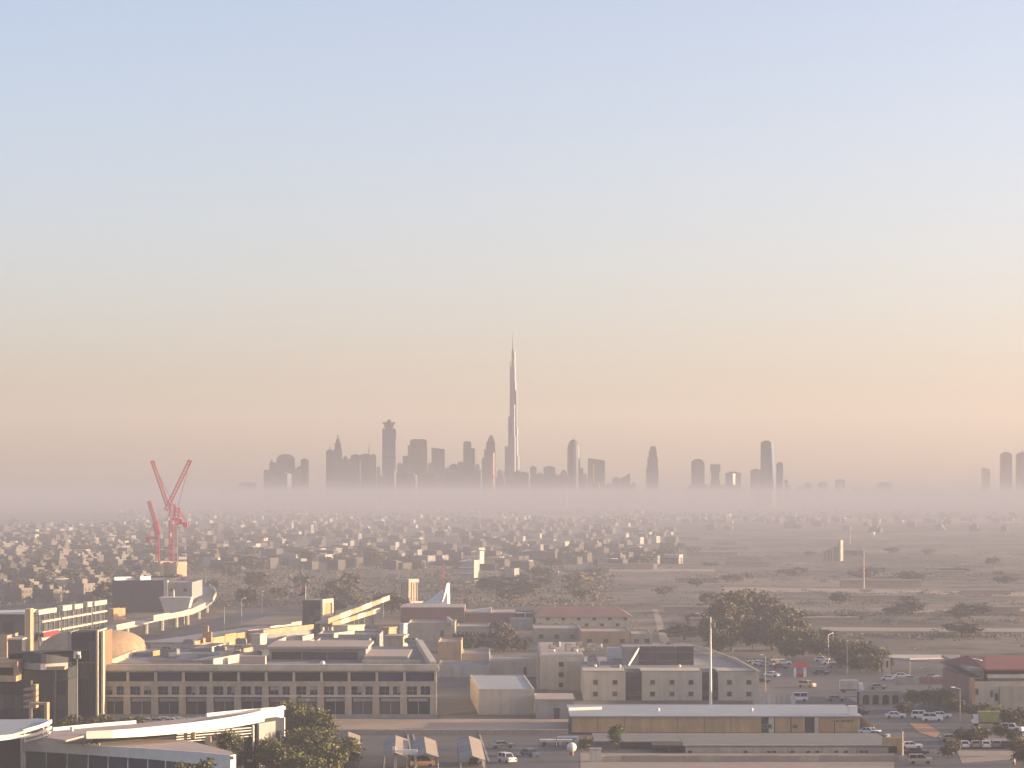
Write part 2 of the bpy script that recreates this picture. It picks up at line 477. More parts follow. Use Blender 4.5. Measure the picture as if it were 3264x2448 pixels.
for i in range(12):
    bx = (14 + 88.2 * i) * sC
    link('pier', pier, t, (bx - .55, 0, 0))
    link('mullion', mull, t, (bx - .35, 0, 0))
    link('window', rib[1 if i in (9, 10, 11, 2) else 0], t, (bx + 40.5 * sC, 0, 0))
    link('pier', mid, t, (bx + 40.5 * sC, 0, 0))
    for k, off in enumerate((21, 60)):
        w_ = link('window', sq[(i * 3 + k) % 3 if i != 1 else 1], t, (bx + off * sC, 0, 0))
        link('window_frame', wfr, w_)
        if (i * 7 + k * 5) % 3 == 0: link('blind', (bl1, bl2)[(i + k) % 2], w_)
    s_ = link('shop_window', shop[i % 3], t, (bx + 39 * sC, 0, 0))
    link('mullion', smul, s_)
    link('shop_sign', awn if i in (5, 6) else awn2, t, (bx + 39 * sC, 0, 0))
link('pier', pier, t, (WC - .76, 0, 0)); link('mullion', mull, t, (WC - .3, 0, 0))
MB().box(0, .5, 2.2, 62, 0, zc(2118)).build('side_wall', 'sandstone', t)
pz = zc(2118) - .4
# right hand parapet catches the sun
a, b = P(1392, 2112, 12.3), P(1346, 2041, 12.3)
MB().wall(a, b, 1.5, 0, 12.5).build('side_wall', 'cream_wall', t, world=True)
poly = [(.5, 2.2), (WC - 1.2, 2.2), (b[0] - xC - 1.6, b[1] - YC), (.5, b[1] - YC)]
MB().prism(poly, pz - 1.3, pz - .9).build('roof', 'roof_grey', t)
# raised roof storey with long dark window
yr = 662.0
x0, x1 = X(858, yr), X(1166, yr)
m = MB().box(x0, x1, yr, yr + 26, 10.7, Z(2068, yr))
m.build('roof_storey', 'grey_wall', t, world=True)
MB().box(x0 - .6, x1 + .6, yr - .9, yr + 26.4, Z(2068, yr) + .003, Z(2060, yr)).build('coping', 'roof_pink', t, world=True)
for (p0, p1) in ((866, 960), (964, 1040), (1044, 1140)):
    MB().box(X(p0, yr), X(p1, yr), yr - .12, yr + .1, Z(2102, yr), Z(2078, yr)).build('window', 'dull_glass', t, world=True)
yr = 655.0
MB().box(X(1160, yr), X(1300, yr), yr, yr + 30, 10.7, Z(2092, yr)).build('roof_storey', 'roof_pink', t, world=True)
MB().box(X(1158, yr), X(1345, yr), yr - 4, yr - 3.2, 10.7, 11.7).build('parapet', 'cream_wall', t, world=True)
MB().box(X(765, 648), X(845, 648), 648, 652, 10.7, Z(2092, 648)).build('plant_room', 'roof_pink', t, world=True)
for py, p0, p1 in ((2095, 480, 690), (2050, 480, 900), (2108, 330, 640)):
    yy = 37.7 * F / (py - H0)
    MB().box(X(p0, yy), X(p1, yy), yy, yy + .6, 10.7, 11.9).build('parapet', 'roof_pink', t, world=True)

# white sphere and plant on that roof
def ball(name, label, px, py, r, z, Y, m='white_paint', cat='dome'):
    q = MB().lathe(0, 0, [(r * math.sin(a), r - r * math.cos(a)) for a in [math.pi * i / 8 for i in range(9)]], 14)
    o = q.build(name, m); o.location = (X(px, Y), Y, z); return tag(o, label, cat)
ball('satellite_dome', 'white ball shaped dome on the roof of the long sandstone building', 1028, 2097, .62, 11.0, 640)
unit = None
def roof_unit(x, y, z, w, d, h, rot, label, group):
    global unit
    if unit is None:
        unit = thing('air_conditioner', label, 'air conditioner', (x, y, z), rot, group)
        MB().box(-.5, .5, -.5, .5, .12, 1).build('casing', 'grey_metal', unit)
        MB().cyl(-.22, 0, 1, 1.14, .2, .2, 8).build('fan', 'dark_metal', unit)
        MB().cyl(.22, 0, 1, 1.14, .2, .2, 8).build('fan', 'dark_metal', unit)
        MB().box(-.45, -.3, -.5, .5, 0, .12).box(.3, .45, -.5, .5, 0, .12).build('base', 'dark_metal', unit)
        o = unit
    else:
        o = copy_tree(unit)
    o.location = (x, y, z); o.rotation_euler.z = rot; o.scale = (w, d, h)
    tag(o, label, 'air conditioner', group)
LR = 'grey air conditioning box on the flat roof of the long sandstone building'
for i in range(16):
    px, py = rnd.uniform(500, 1330), rnd.uniform(2045, 2112)
    x, y = P(px, py, 11)
    if 656 < y < 692 and X(840, y) < x < X(1310, y): continue
    roof_unit(x, y, 10.95, rnd.uniform(1.6, 3.4), rnd.uniform(1.5, 3), rnd.uniform(1, 2), rnd.uniform(-.3, .3), LR, 'rooftop units of the long building')

# ------------------------------------------------------------------ stair tower
YT = 622.0
t = thing('stair_tower', 'tall stair tower with dark glass front left of the long sandstone building', 'tower', (X(215, YT), YT, 0))
def sx(px): return (px - 215) * YT / F
zt = lambda py: Z(py, YT)
MB().box(0, sx(226), 0, 12, 0, zt(2014)).build('pillar', 'grey_wall', t)
MB().box(sx(306), sx(312), -.2, 14, 0, zt(2010)).build('fin_wall', 'cream_wall', t)
MB().box(sx(321), sx(327), 1, 3.4, 0, zt(2012)).build('fin_wall', 'cream_wall', t)
MB().box(sx(321), sx(325), 3.41, 16, 0, zt(2014)).build('fin_wall', 'brown_wall', t)
MB().box(sx(312) + .01, sx(321) - .01, 6, 14, 0, zt(2016)).build('wall', 'brown_wall', t)
MB().box(sx(226) + .01, sx(306) - .01, 1, 12, 0, zt(2016)).build('wall', 'dark_wall', t)
MB().box(sx(226) + .05, sx(306) - .05, .55, .95, zt(2042), zt(2018)).build('lintel', 'dark_wall', t)
for i in range(3):
    for j, (a_, b_, g) in enumerate(((2112, 2043, 'grey_glass'), (2165, 2114, 'dull_glass'), (2222, 2167, 'glass'), (2290, 2224, 'glass'))):
        w = (sx(306) - sx(226)) / 3
        MB().box(sx(226) + i * w + .06, sx(226) + (i + 1) * w - .06, .7, .96, zt(a_), zt(b_)).build('glass_panel', g, t)
MB().box(sx(226) + .05, sx(306) - .05, .4, .95, zt(2114) - .001, zt(2112) + .002).build('transom', 'grey_metal', t)
# lamp mast standing in front of it
q = thing('lamp_mast', 'slim pale lamp mast in front of the dark stair tower', 'lamp', (X(246, 596), 596, 0))
MB().cyl(0, 0, 0, Z(2082, 600), .16, .09, 8).build('pole', 'grey_metal', q)
MB().cyl(0, 0, Z(2082, 600), Z(2074, 600), .7, .8, 10).build('lamp_head', 'white_paint', q)
for s_ in (-1, 1): MB().box(s_ * .5 - .25, s_ * .5 + .25, -.3, .3, Z(2095, 600), Z(2083, 600)).build('lamp', 'white_paint', q)

# ------------------------------------------------------------------ glass office building at the far left
YE = 606.0
t = thing('glass_office', 'dark glass office building with curved roof beside the stair tower', 'building', (X(-40, YE), YE, 0))
ze = lambda py: Z(py, YE)
def ex(px): return X(px, YE) - X(-40, YE)
MB().box(0, ex(216), .3, 14, 0, ze(2168)).build('wall', 'dark_wall', t)
for i in range(9):
    p0, p1 = -40 + i * 28, -40 + (i + 1) * 28 - 3
    for j, (a_, b_) in enumerate(((2300, 2262), (2260, 2216), (2214, 2172))):
        MB().box(ex(p0), ex(p1), .05, .28, ze(a_), ze(b_)).build('glass_panel', ('glass', 'grey_glass', 'glass', 'dull_glass')[(i * 2 + j) % 4], t)
MB().box(ex(170), ex(178), -.4, .28, 0, ze(2135)).build('pillar', 'grey_glass', t)
MB().box(-1, ex(64), -5, 14, ze(2168) + .01, ze(2150)).build('roof_slab', 'tan_wall', t)
MB().prism([(0, -4), (ex(58), -4), (ex(66), 12), (0, 12)], ze(2124), ze(2106)).build('roof_slab', 'tan_wall', t)
MB().box(ex(54), ex(66), -4.1, 12.2, ze(2150) + .01, ze(2106) + .01).build('pillar', 'tan_wall', t)
MB().box(0, ex(52), 2, 13, ze(2150) + .02, ze(2124) - .01).build('wall', 'dark_wall', t)
pts = [(ex(66) + (ex(212) - ex(66)) * i / 10, 3 - 6 * math.sin(math.pi * i / 10)) for i in range(11)]
zz1 = [ze(2078) - (ze(2078) - ze(2098)) * (abs(i - 3) / 7.0) ** 1.6 for i in range(11)]
MB().path(pts, 14, ze(2112), zz1).build('curved_roof', 'dark_wall', t)
MB().path([(x, y - 1) for x, y in pts], .9, ze(2132), ze(2113)).build('roof_fascia', 'grey_wall', t)
MB().box(ex(70), ex(212), 2, 14, ze(2168) + .01, ze(2132)).build('wall', 'grey_glass', t)
MB().box(ex(150), ex(214), -3.5, -.5, ze(2132), ze(2122)).build('balcony', 'tan_wall', t)
for i in range(4):
    z0 = ze(2180 + i * 18)
    s_ = MB()
    s_.prism([(ex(90), -6), (ex(128), -6), (ex(128), -3), (ex(90), -3)], z0 - 1.0, [z0 - .7, z0 - .1, z0 - .1, z0 - .7])
    s_.box(ex(120), ex(130), -6.2, -2.8, z0 - 1.1, z0 + .25)
    s_.build('stair_flight', 'tan_wall', t)
MB().box(ex(108), ex(112), -4.2, -3.6, 0, ze(2165)).build('stair_column', 'tan_wall', t)
q = thing('entrance_porch', 'small tan porch frame below the outside stair of the glass office', 'porch', (X(92, 590), 590, 0))
MB().box(0, 3.6, 0, 3, Z(2247, 590), Z(2241, 590)).build('porch_roof', 'tan_wall', q)
MB().box(3.2, 3.8, -.1, 3.1, 0, Z(2241, 590) + .02).build('post', 'tan_wall', q)
MB().box(0, .35, 0, .4, 0, Z(2247, 590) - .005).build('post', 'grey_wall', q)
q = thing('flag_pole', 'slim bare pole on a red tripod before the glass office', 'pole', (X(52, 610), 610, 0))
MB().cyl(0, 0, 0, Z(2200, 610), .1, .06, 6).build('pole', 'grey_metal', q)
m = MB()
for i in range(3): m.bar((math.cos(i * 2.1) * .9, math.sin(i * 2.1) * .9, 0), (0, 0, 1.9), .08)
m.build('tripod', 'red_paint', q)

# ------------------------------------------------------------------ rounded tan roof behind the tower
YD = 745.0
t = thing('domed_hall', 'big tan hall with a rounded inflated roof behind the stair tower', 'building', (X(300, YD + 14), YD + 14, 0))
prof = MB()
n, k = 40, 12
vs_, fs = [], []
RX, RY, RZ = 190 * (YD + 14) / F, 17, Z(2008, YD + 14)
for j in range(k + 1):
    v = j / k * math.pi / 2
    for i in range(n):
        u = 2 * math.pi * i / n
        sp = lambda c, e: math.copysign(abs(c) ** e, c)
        vs_.append((RX * sp(math.cos(v), .55) * sp(math.cos(u), .8), RY * sp(math.cos(v), .55) * sp(math.sin(u), .8), RZ * math.sin(v) ** .75))
for j in range(k):
    for i in range(n):
        i2 = (i + 1) % n
        fs.append((j * n + i, j * n + i2, (j + 1) * n + i2, (j + 1) * n + i))
o = MB().add(vs_, fs).build('roof', 'tan_wall', t)
o.data.polygons.foreach_set('use_smooth', [True] * len(o.data.polygons))
MB().box(RX * .7, RX * 1.08, -RY - 3, -RY * .55, 0, 3.2).build('side_wing', 'grey_wall', t)

# ------------------------------------------------------------------ white curved canopy building (bottom left)
t = thing('curved_canopy_building', 'low building under a sweeping white curved canopy beside the big tree', 'building', (X(600, 490), 490, 0))
fp = [(275, 2343), (360, 2340), (440, 2335), (520, 2328), (600, 2320), (670, 2312), (740, 2302), (800, 2291), (850, 2280), (905, 2267)]
fc = [P(px, py, 9.7) for px, py in fp]
ft = [.62 + .05 * i for i in range(10)]
MB().path(fc, .5, [9.7 - h for h in ft], [9.7 + h for h in ft]).build('fascia', 'white_paint', t, world=True)
back = [P(px, py, 10.2) for px, py in ((905, 2252), (780, 2262), (655, 2274), (540, 2285), (430, 2296), (300, 2306), (165, 2319))]
left = [P(px, py, 9.6) for px, py in ((150, 2352), (210, 2360))]
front = [(x - .3, y + .45) for x, y in fc]
MB().prism(front + back + left, 9.35, 9.62).build('canopy_roof', 'roof_pink', t, world=True)
MB().path(back[4:], .35, 9.64, 10.2).build('parapet', 'white_paint', t, world=True)
MB().path(back[0:3], .4, 9.64, 10.25).build('parapet', 'white_paint', t, world=True)
e = P(905, 2267, 9.7)
MB().box(e[0] - .75, e[0] + .1, e[1] - .05, e[1] + 1.6, 0, 8.5).build('end_post', 'white_paint', t, world=True)
e = P(806, 2308, 8.9)
MB().cyl(e[0], e[1] + .6, 2.6, 8.7, .2, .2, 8).build('column', 'white_paint', t, world=True)
MB().box(e[0] - 1.1, e[0] + .25, e[1] + .3, e[1] + .9, 2.1, 2.6).build('column_foot', 'white_paint', t, world=True)
for i in range(4):
    pa, pb = P(560, 2338 + i * 8, 8.6 - .55 * i), P(800, 2316 + i * 9, 8.6 - .55 * i)
    MB().wall((pa[0], pa[1] + 1), (pb[0], pb[1] + 1), .3, 8.25 - .55 * i, 8.42 - .55 * i).build('slat', 'grey_metal', t, world=True)
# recessed wall below the canopy
wa, wb = P(300, 2356, 8.7), P(895, 2300, 8.7)
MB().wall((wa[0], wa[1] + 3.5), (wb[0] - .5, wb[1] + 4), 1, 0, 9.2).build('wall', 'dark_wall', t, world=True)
w1, w2 = P(822, 2312, 8.5), P(898, 2300, 8.5)
MB().wall((w1[0], w1[1] + 2.2), (w2[0] - .6, w2[1] + 2.2), .5, 0, 8.6).build('wall_panel', 'grey_wall', t, world=True)
# lower wing, running towards us
lz = 7.6
A, B_, C_, D_ = P(72, 2364, lz), P(470, 2388, lz), P(745, 2412, lz), P(600, 2360, lz)
lw = [A, B_, P(640, 2400, lz), C_, P(740, 2396, lz), D_, P(420, 2352, lz), P(200, 2348, lz), P(90, 2350, lz)]
MB().prism(lw, lz - .5, lz).build('lower_roof', 'roof_pink', t, world=True)
ff = [P(70, 2366, lz), P(280, 2378, lz), P(470, 2389, lz), P(640, 2401, lz), P(735, 2411, lz), P(752, 2408, lz)]
MB().path(ff, .4, [lz - 1.45, lz - 1.5, lz - 1.6, lz - 1.8, lz - 2.6, lz - 2.6], lz + .18).build('lower_fascia', 'white_paint', t, world=True)
gl = [P(78, 2368, lz), P(280, 2379, lz), P(470, 2390, lz), P(640, 2402, lz), P(740, 2412, lz)]
for i in range(4):
    for k in range(3):
        a_, b_ = gl[i], gl[i + 1]
        pa = (a_[0] + (b_[0] - a_[0]) * k / 3, a_[1] + (b_[1] - a_[1]) * k / 3 + 1.2)
        pb = (a_[0] + (b_[0] - a_[0]) * (k + .94) / 3, a_[1] + (b_[1] - a_[1]) * (k + .94) / 3 + 1.2)
        MB().wall(pa, pb, .15, 0, lz - .5).build('glass_panel', 'blue_glass' if i else 'grey_glass', t, world=True)
e = P(72, 2366, lz)
MB().cyl(e[0], e[1] - .2, 0, lz - 1.4, .28, .28, 8).build('column', 'white_paint', t, world=True)
for i in range(4):
    e = P(265 + i * 17, 2372, lz + .3)
    MB().cyl(e[0], e[1], lz, lz + .45, .16, .16, 6).build('vent_pipe', 'grey_metal', t, world=True)
for px, py, w, h in ((586, 2356, .5, 1.1), (608, 2356, .7, 1.1), (655, 2366, .9, 1.0)):
    e = P(px, py, lz)
    MB().box(e[0], e[0] + w, e[1], e[1] + 1, lz, lz + h).build('roof_hatch', 'tan_wall', t, world=True)
e = P(222, 2330, 9.7)
MB().box(e[0], e[0] + .5, e[1], e[1] + .8, 9.62, 10.4).build('roof_hatch', 'white_paint', t, world=True)

# round grey roof with lit balcony rails, cut by the frame on the left
t = thing('round_roof_pavilion', 'round grey roofed pavilion with white curved rails at the left edge', 'building', (X(0, 500), 500, 0))
rz = 10.4
rp = [P(px, py, rz) for px, py in ((-160, 2340), (-20, 2346), (40, 2340), (74, 2330), (120, 2316), (160, 2302), (150, 2292), (120, 2290), (60, 2293), (0, 2293), (-160, 2290))]
MB().prism(rp, rz - .45, rz).build('roof', 'roof_blue', t, world=True)
rr = [P(px, py, rz) for px, py in ((76, 2327), (100, 2321), (125, 2315), (148, 2308), (167, 2299))]
MB().path([(x, y - .4) for x, y in rr], .25, rz - .3, [rz + .1, rz + .15, rz + .2, rz + .3, rz + .35]).build('roof_rim', 'white_paint', t, world=True)
rail = [(-160, 2368), (-20, 2358), (40, 2352), (80, 2347), (115, 2340), (145, 2330), (166, 2318)]
rl = [P(px, py, 9.0) for px, py in rail]
MB().path(rl, .3, 8.75, 9.25).build('rail', 'white_paint', t, world=True)
r2 = [(px, py + 14) for px, py in rail[3:]]
MB().path([P(px, py, 8.0) for px, py in r2], .3, 7.8, 8.15).build('rail', 'white_paint', t, world=True)
MB().path([P(px, py, 7.2) for px, py in ((-160, 2388), (-40, 2380), (20, 2374), (56, 2366))], .3, 7.0, 7.4).build('rail', 'white_paint', t, world=True)
for px, py in ((76, 2347), (136, 2332)):
    e = P(px, py, 9)
    MB().cyl(e[0], e[1] + .5, 7.8, rz - .31, .16, .16, 8).build('post', 'white_paint', t, world=True)
w = [P(px, py, 9.0) for px, py in ((-160, 2362), (-20, 2352), (60, 2345))]
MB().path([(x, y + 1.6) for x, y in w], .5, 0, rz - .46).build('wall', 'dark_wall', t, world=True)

# ------------------------------------------------------------------ white box building, boundary wall, fence
t = thing('plain_box_building', 'plain cream box building with flat blue grey roof beside the long building', 'building', (X(1526, 640), 640, 0))
zb = Z(2196, 640)
poly = [(0, 0), (X(1703, 640) - X(1526, 640), 0), (X(1672, 690) - X(1526, 640), 50), (X(1499, 690) - X(1526, 640), 50)]
MB().prism(poly, 0, zb - .35).build('wall', 'cream_wall', t)
MB().prism([(x * .98 + .1, y * .985 + .4) for x, y in poly], zb - .34, zb - .22).build('roof', 'roof_blue', t)
MB().ring(poly, .35, zb - .345, zb).build('parapet', 'cream_wall', t)
t = thing('boundary_wall', 'low pinkish boundary wall along the sandy verge by the car shades', 'wall', (X(1050, 586), 586, 0))
L = X(1812, 586) - X(1000, 586)
seg = L / 14
for i in range(14):
    x0 = X(1000, 586) - X(1050, 586) + i * seg
    MB().box(x0 + .06, x0 + seg - .06, 0, .3, 0, .95 + .04 * (i % 3)).build('wall_panel', 'paving', t)
MB().box(X(1000, 586) - X(1050, 586), X(1812, 586) - X(1050, 586), -.08, .4, 1.05, 1.2).build('coping', 'cream_wall', t)
t = thing('low_annex', 'low grey annex with small door between box building and yellow hall', 'building', (X(1708, 628), 628, 0))
MB().box(0, 8.4, 0, 18, 0, Z(2232, 628)).build('wall', 'grey_wall', t)
MB().box(-.2, 8.6, -.2, 18.2, Z(2232, 628), Z(2228, 628)).build('roof', 'roof_pink', t)
MB().box(4.0, 5.3, -.1, -.005, 0, 2.4).build('door', 'dark_metal', t)

# ------------------------------------------------------------------ long yellow hall with blue grey roof
YR = 588.0
t = thing('yellow_hall', 'long low ochre walled hall with flat blue grey roof', 'building', (X(1822, YR), YR, 0))
WR = X(2745, YR) - X(1822, YR)
zr = Z(2283, YR)
def rx(px): return X(px, YR) - X(1822, YR)
MB().box(0, WR, .25, 31, 0, zr - .15).build('wall', 'dark_wall', t)
pan = [1822, 1905, 1990, 2075, 2160, 2245, 2330, 2428]
for i in range(len(pan) - 1):
    MB().box(rx(pan[i]) + .04, rx(pan[i + 1]) - .04, 0, .24, .35, zr - .16).build('wall_panel', 'ochre_wall', t)
for p0, p1, mm in ((2470, 2520, 'ochre_wall'), (2522, 2566, 'ochre_wall'), (2610, 2660, 'orange_wall'), (2662, 2742, 'ochre_wall')):
    MB().box(rx(p0) + .03, rx(p1) - .03, 0, .24, .35, zr - .16).build('wall_panel', mm, t)
MB().box(rx(2596), rx(2609), -.35, .24, 0, zr - .15).build('pillar', 'pale_wall', t)
MB().box(rx(2432), rx(2448), .05, .24, .35, zr - .6).build('door', 'dark_metal', t)
MB().box(rx(2450), rx(2467), .02, .24, .35, zr - .16).build('wall_panel', 'pale_wall', t)
for px in (2440, 2452, 2535): window(t, rx(px), -.001, 1.2, 1.1, .9, glass='dull_glass')
MB().box(-.4, WR + .2, -.5, 31.4, zr - .14, zr + .1).build('roof', 'roof_blue', t)
MB().prism([(-.3, 14), (rx(1927), 17), (rx(1927), 18), (-.3, 16)], zr + .11, zr + .7).build('roof_ridge', 'white_paint', t)
MB().box(WR - 2.2, WR - .4, 3, 5, zr + .11, zr + 1.9).build('tank', 'white_paint', t)
# weathered sign strokes on the end panel
g = random.Random(4)
sg = MB().box(rx(2650), rx(2724), -.06, -.02, zr - 1.25, zr - .55).build('sign_board', 'ochre_wall', t)
m = MB()
for i in range(11):
    x = rx(2652) + i * .41
    m.box(x, x + g.uniform(.18, .36), -.1, -.061, zr - 1.1 - g.uniform(0, .1), zr - 1.0 + g.uniform(0, .3))
m.build('sign_lettering', 'dark_metal', sg)
e1 = WR + 2.6
MB().prism([(WR + .02, 2), (e1, -1.2), (e1, -.6), (WR + .02, 24)], 0, [zr - .2, 1.7, 1.7, zr - .3]).build('side_ramp', 'orange_wall', t)
MB().bar((WR + .3, -.6, .7), (e1 - .1, -1.4, 1.5), .12).build('handrail', 'white_paint', t)
# roof lamps
for px, lab in ((2098, 'small grey ball vent on the ochre hall roof, left of the tall white mast'), (2396, 'bright white ball lamp on the blue grey roof of the ochre hall')):
    ball('roof_lamp', lab, px, 2252, .38, zr + .1, 600, cat='lamp')

# retaining walls in front of the hall
t = thing('retaining_wall', 'stepped greenish grey retaining wall in front of the ochre hall', 'wall', (X(1860, 545), 545, 0))
def wx(px): return X(px, 545) - X(1860, 545)
zt2 = 1.35
MB().box(wx(2184), wx(2860), 0, 30, 0, zt2).build('terrace', 'terrace_paving', t)
MB().box(wx(1900), wx(2183), 9, 30, 0, zt2).build('terrace', 'terrace_paving', t)
edges = [2184, 2290, 2400, 2510, 2620, 2730, 2832]
for i in range(len(edges) - 1):
    MB().box(wx(edges[i]) + .05, wx(edges[i + 1]) - .05, -.3, -.01, .02, zt2 - .2).build('wall_panel', 'paving' if i == 5 else 'sandstone', t)
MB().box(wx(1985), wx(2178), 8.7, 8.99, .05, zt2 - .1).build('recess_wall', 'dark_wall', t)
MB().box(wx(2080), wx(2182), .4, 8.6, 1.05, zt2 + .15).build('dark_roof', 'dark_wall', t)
for px in (2082, 2130, 2178): MB().box(wx(px), wx(px) + .3, .5, .8, 0, 1.04).build('post', 'dark_metal', t)
MB().box(wx(2178), wx(2845), -.5, .5, zt2 + .012, zt2 + .25).build('coping', 'grey_wall', t)
MB().box(wx(1890), wx(2178), 8.5, 9.4, zt2 + .012, zt2 + .25).build('coping', 'grey_wall', t)
for px in (2193, 2370, 2445, 2462, 2520, 2570, 2600, 2660, 2690, 2740, 2755):
    MB().box(wx(px), wx(px) + .7, -.42, -.31, .05, .5).build('vent', 'dark_metal', t)
t = thing('front_wall', 'pale block wall with gate pillar at the bottom beside the big white ball', 'wall', (X(1880, 527), 527, 0))
for i in range(16):
    MB().box(2.2 + i * 3.7, 2.2 + i * 3.7 + 3.64, 0, .4, 0, 1.15 + .05 * (i % 3)).build('wall_panel', 'paving' if i % 5 else 'sandstone', t)
MB().box(.0, 2.1, -.5, 1.4, 0, 2.3).build('gate_pillar', 'pale_wall', t)
MB().box(-.15, 2.25, -.65, 1.55, 2.3, 2.55).build('pillar_cap', 'roof_pink', t)
ball('ball_lamp', 'big white ball standing in the yard beside the gate pillar', 1822, 2440, .95, .55, 541, cat='lamp')
q = MB().cyl(0, 0, 0, .6, .5, .4, 10).build('lamp_plinth', 'red_brown'); q.location = (X(1822, 541), 541, 0); tag(q, 'short red brown plinth under the big white ball', 'plinth')

# ------------------------------------------------------------------ hospital like building with square windows
YH = 684.0
t = thing('square_window_building', 'cream building with small square windows and dark roof plant cage', 'building', (X(1860, YH), YH, 0))
def hx(px, Y=YH): return X(px, Y) - X(1860, YH)
zh = Z(2141, YH)
m = MB()
cols = [(1860, 1994), (2046, 2238), (2290, 2420)]
for p0, p1 in cols:
    o = MB().box(hx(p0), hx(p1), 0, 16, 0, zh).build('wall', 'cream_wall', t)
for p0, p1 in ((1994, 2046), (2238, 2290)):
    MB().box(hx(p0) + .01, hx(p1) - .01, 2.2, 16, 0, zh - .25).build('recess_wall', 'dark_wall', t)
    for i in range(4):
        z0 = .9 + i * 1.5
        MB().box(hx(p0) + .1, hx(p1) - .1, 1.9, 2.19, z0, z0 + 1.3).build('glass_panel', 'plant_panel', t)
MB().box(hx(2262), hx(2266), 1.5, 1.89, 0, zh - .3).build('mullion', 'cream_wall', t)
wn = 18 * YH / F
for i, px in enumerate((1898, 1960, 2080, 2142, 2202, 2325, 2387)):
    for j, py in enumerate((2175, 2212)):
        window(t, hx(px), -.001, Z(py, YH) - wn / 2, wn, wn, glass=('dull_glass', 'glass', 'grey_glass')[(i + 2 * j) % 3], frame='sandstone', t=.16)
for p0, p1 in cols:
    MB().box(hx(p0) - .1, hx(p1) + .1, -.15, .4, zh + .002, zh + .25).build('coping', 'sandstone', t)
MB().box(hx(1862), hx(2418), 16.02, 70, 0, zh - .5).build('rear_block', 'cream_wall', t)
MB().box(hx(1866), hx(2414), 16.5, 69, zh - .49, zh - .3).build('roof', 'roof_grey', t)
# left wing, set back
YW = 722.0
zw = Z(2093, YW)
MB().box(hx(1722, YW), hx(1862, YW), YW - YH, YW - YH + 70, 0, zw).build('left_wing', 'cream_wall', t)
MB().box(hx(1726, YW), hx(1858, YW), YW - YH + .5, YW - YH + 69, zw + .002, zw + .1).build('roof', 'roof_pink', t)
MB().box(hx(1800, YW), hx(1850, YW), YW - YH - 3, YW - YH - .02, 0, zw - 1.2).build('stair_block', 'sandstone', t)
for py in (2117, 2150, 2183):
    window(t, hx(1788, YW), YW - YH - .001, Z(py, YW) - .7, 1.35, 1.35, glass='glass', frame='sandstone', t=.14)
MB().box(hx(1712, YW), hx(1722, YW) - .01, YW - YH + 2, YW - YH + 30, 0, zw - .6).build('pier', 'sandstone', t)
# curved parapet sweeping down to the right
pp = [P(px, py, zh + .6) for px, py in ((2150, 2051), (2200, 2054), (2250, 2064), (2300, 2084), (2345, 2100), (2418, 2140))]
MB().path(pp, .6, zh - .29, zh + .6).build('parapet', 'sandstone', t, world=True)
# plant cage on the roof
YP = 716.0
q = MB().box(hx(2035, YP) - 4, hx(2212, YP), YP - YH + .3, YP - YH + 12, zh - .29, Z(2062, YP)).build('plant_cage', 'roof_grey', t)
for j, (a_, b_) in enumerate(((2122, 2106), (2103, 2080), (2077, 2060))):
    for i in range(3):
        w_ = (hx(2212, YP) - hx(2035, YP)) / 3
        MB().box(hx(2035, YP) + i * w_ + .15, hx(2035, YP) + (i + 1) * w_ - .15, YP - YH + .05, YP - YH + .29, Z(a_, YP), Z(b_, YP)).build('plant_panel', 'plant_panel', q)
MB().bar((hx(2000, YP), YP - YH - 3, zh - .2), (hx(2035, YP), YP - YH + .1, Z(2066, YP)), .3).build('brace', 'grey_metal', q)
MB().prism([(hx(1940, YP), YP - YH + 10), (hx(2035, YP) - 4.05, YP - YH + 2), (hx(2035, YP) - 4.05, YP - YH + 14), (hx(1940, YP), YP - YH + 16)], zh - .29, Z(2072, YP)).build('plant_room', 'roof_blue', t)
for px, py, lab in ((1765, 2081, 'pair of small white dishes'), (1838, 2054, 'lone bright dish'), (1898, 2128, 'small pale ball vent'), (2166, 2128, 'white ball vent')):
    ball('roof_vent', lab + ' on the square window building' + (', left wing roof' if px < 1800 else ' by its plant cage' if px > 2000 else ' at the front roof edge' if py > 2100 else ', rear roof'), px, py, .4, (zw if px < 1850 else zh) + .02, 700 if py > 2100 else (YW + 20), cat='vent')
LR2 = 'grey air conditioning box on the flat roof of the square window building'
for i in range(22):
    px, py = rnd.uniform(1760, 2000), rnd.uniform(2056, 2132)
    zz = zw + .1 if px < 1850 else zh - .3
    x, y = P(px, py, zz)
    if y < YW + 3 and px < 1866: continue
    if y < 700.5: y = 701 + rnd.uniform(0, 6)
    roof_unit(x, y, zz, rnd.uniform(1.4, 3.4), rnd.uniform(1.4, 3), rnd.uniform(.9, 2), rnd.uniform(-.3, .3), LR2, 'rooftop units of the square window building')

# tall tapered pole in front of it
q = thing('light_mast', 'tall tapered white mast standing before the square window building', 'mast', (X(2265, 655), 655, 0))
MB().cyl(0, 0, 0, Z(1966, 655), .38, .13, 10).build('pole', 'white_paint', q)
MB().box(.9, 1.15, -.1, .1, Z(2000, 655), Z(1984, 655)).build('antenna', 'white_paint', q)
MB().bar((0, 0, Z(1996, 655)), (1, 0, Z(1994, 655)), .05).build('bracket', 'grey_metal', q)
MB().box(-.6, .6, -.6, .6, 0, .5).build('footing', 'concrete', q)

# white fence panels between the building and the car park
q = thing('hoarding', 'pale slatted hoarding at the right end of the square window building', 'fence', (X(2400, 662), 662, 0))
for i in range(9):
    MB().box(i * 1.12, i * 1.12 + 1.0, (i % 2) * .08, .1 + (i % 2) * .08, 0, 3.3 - .25 * (i % 3)).build('panel', 'pale_wall', q)

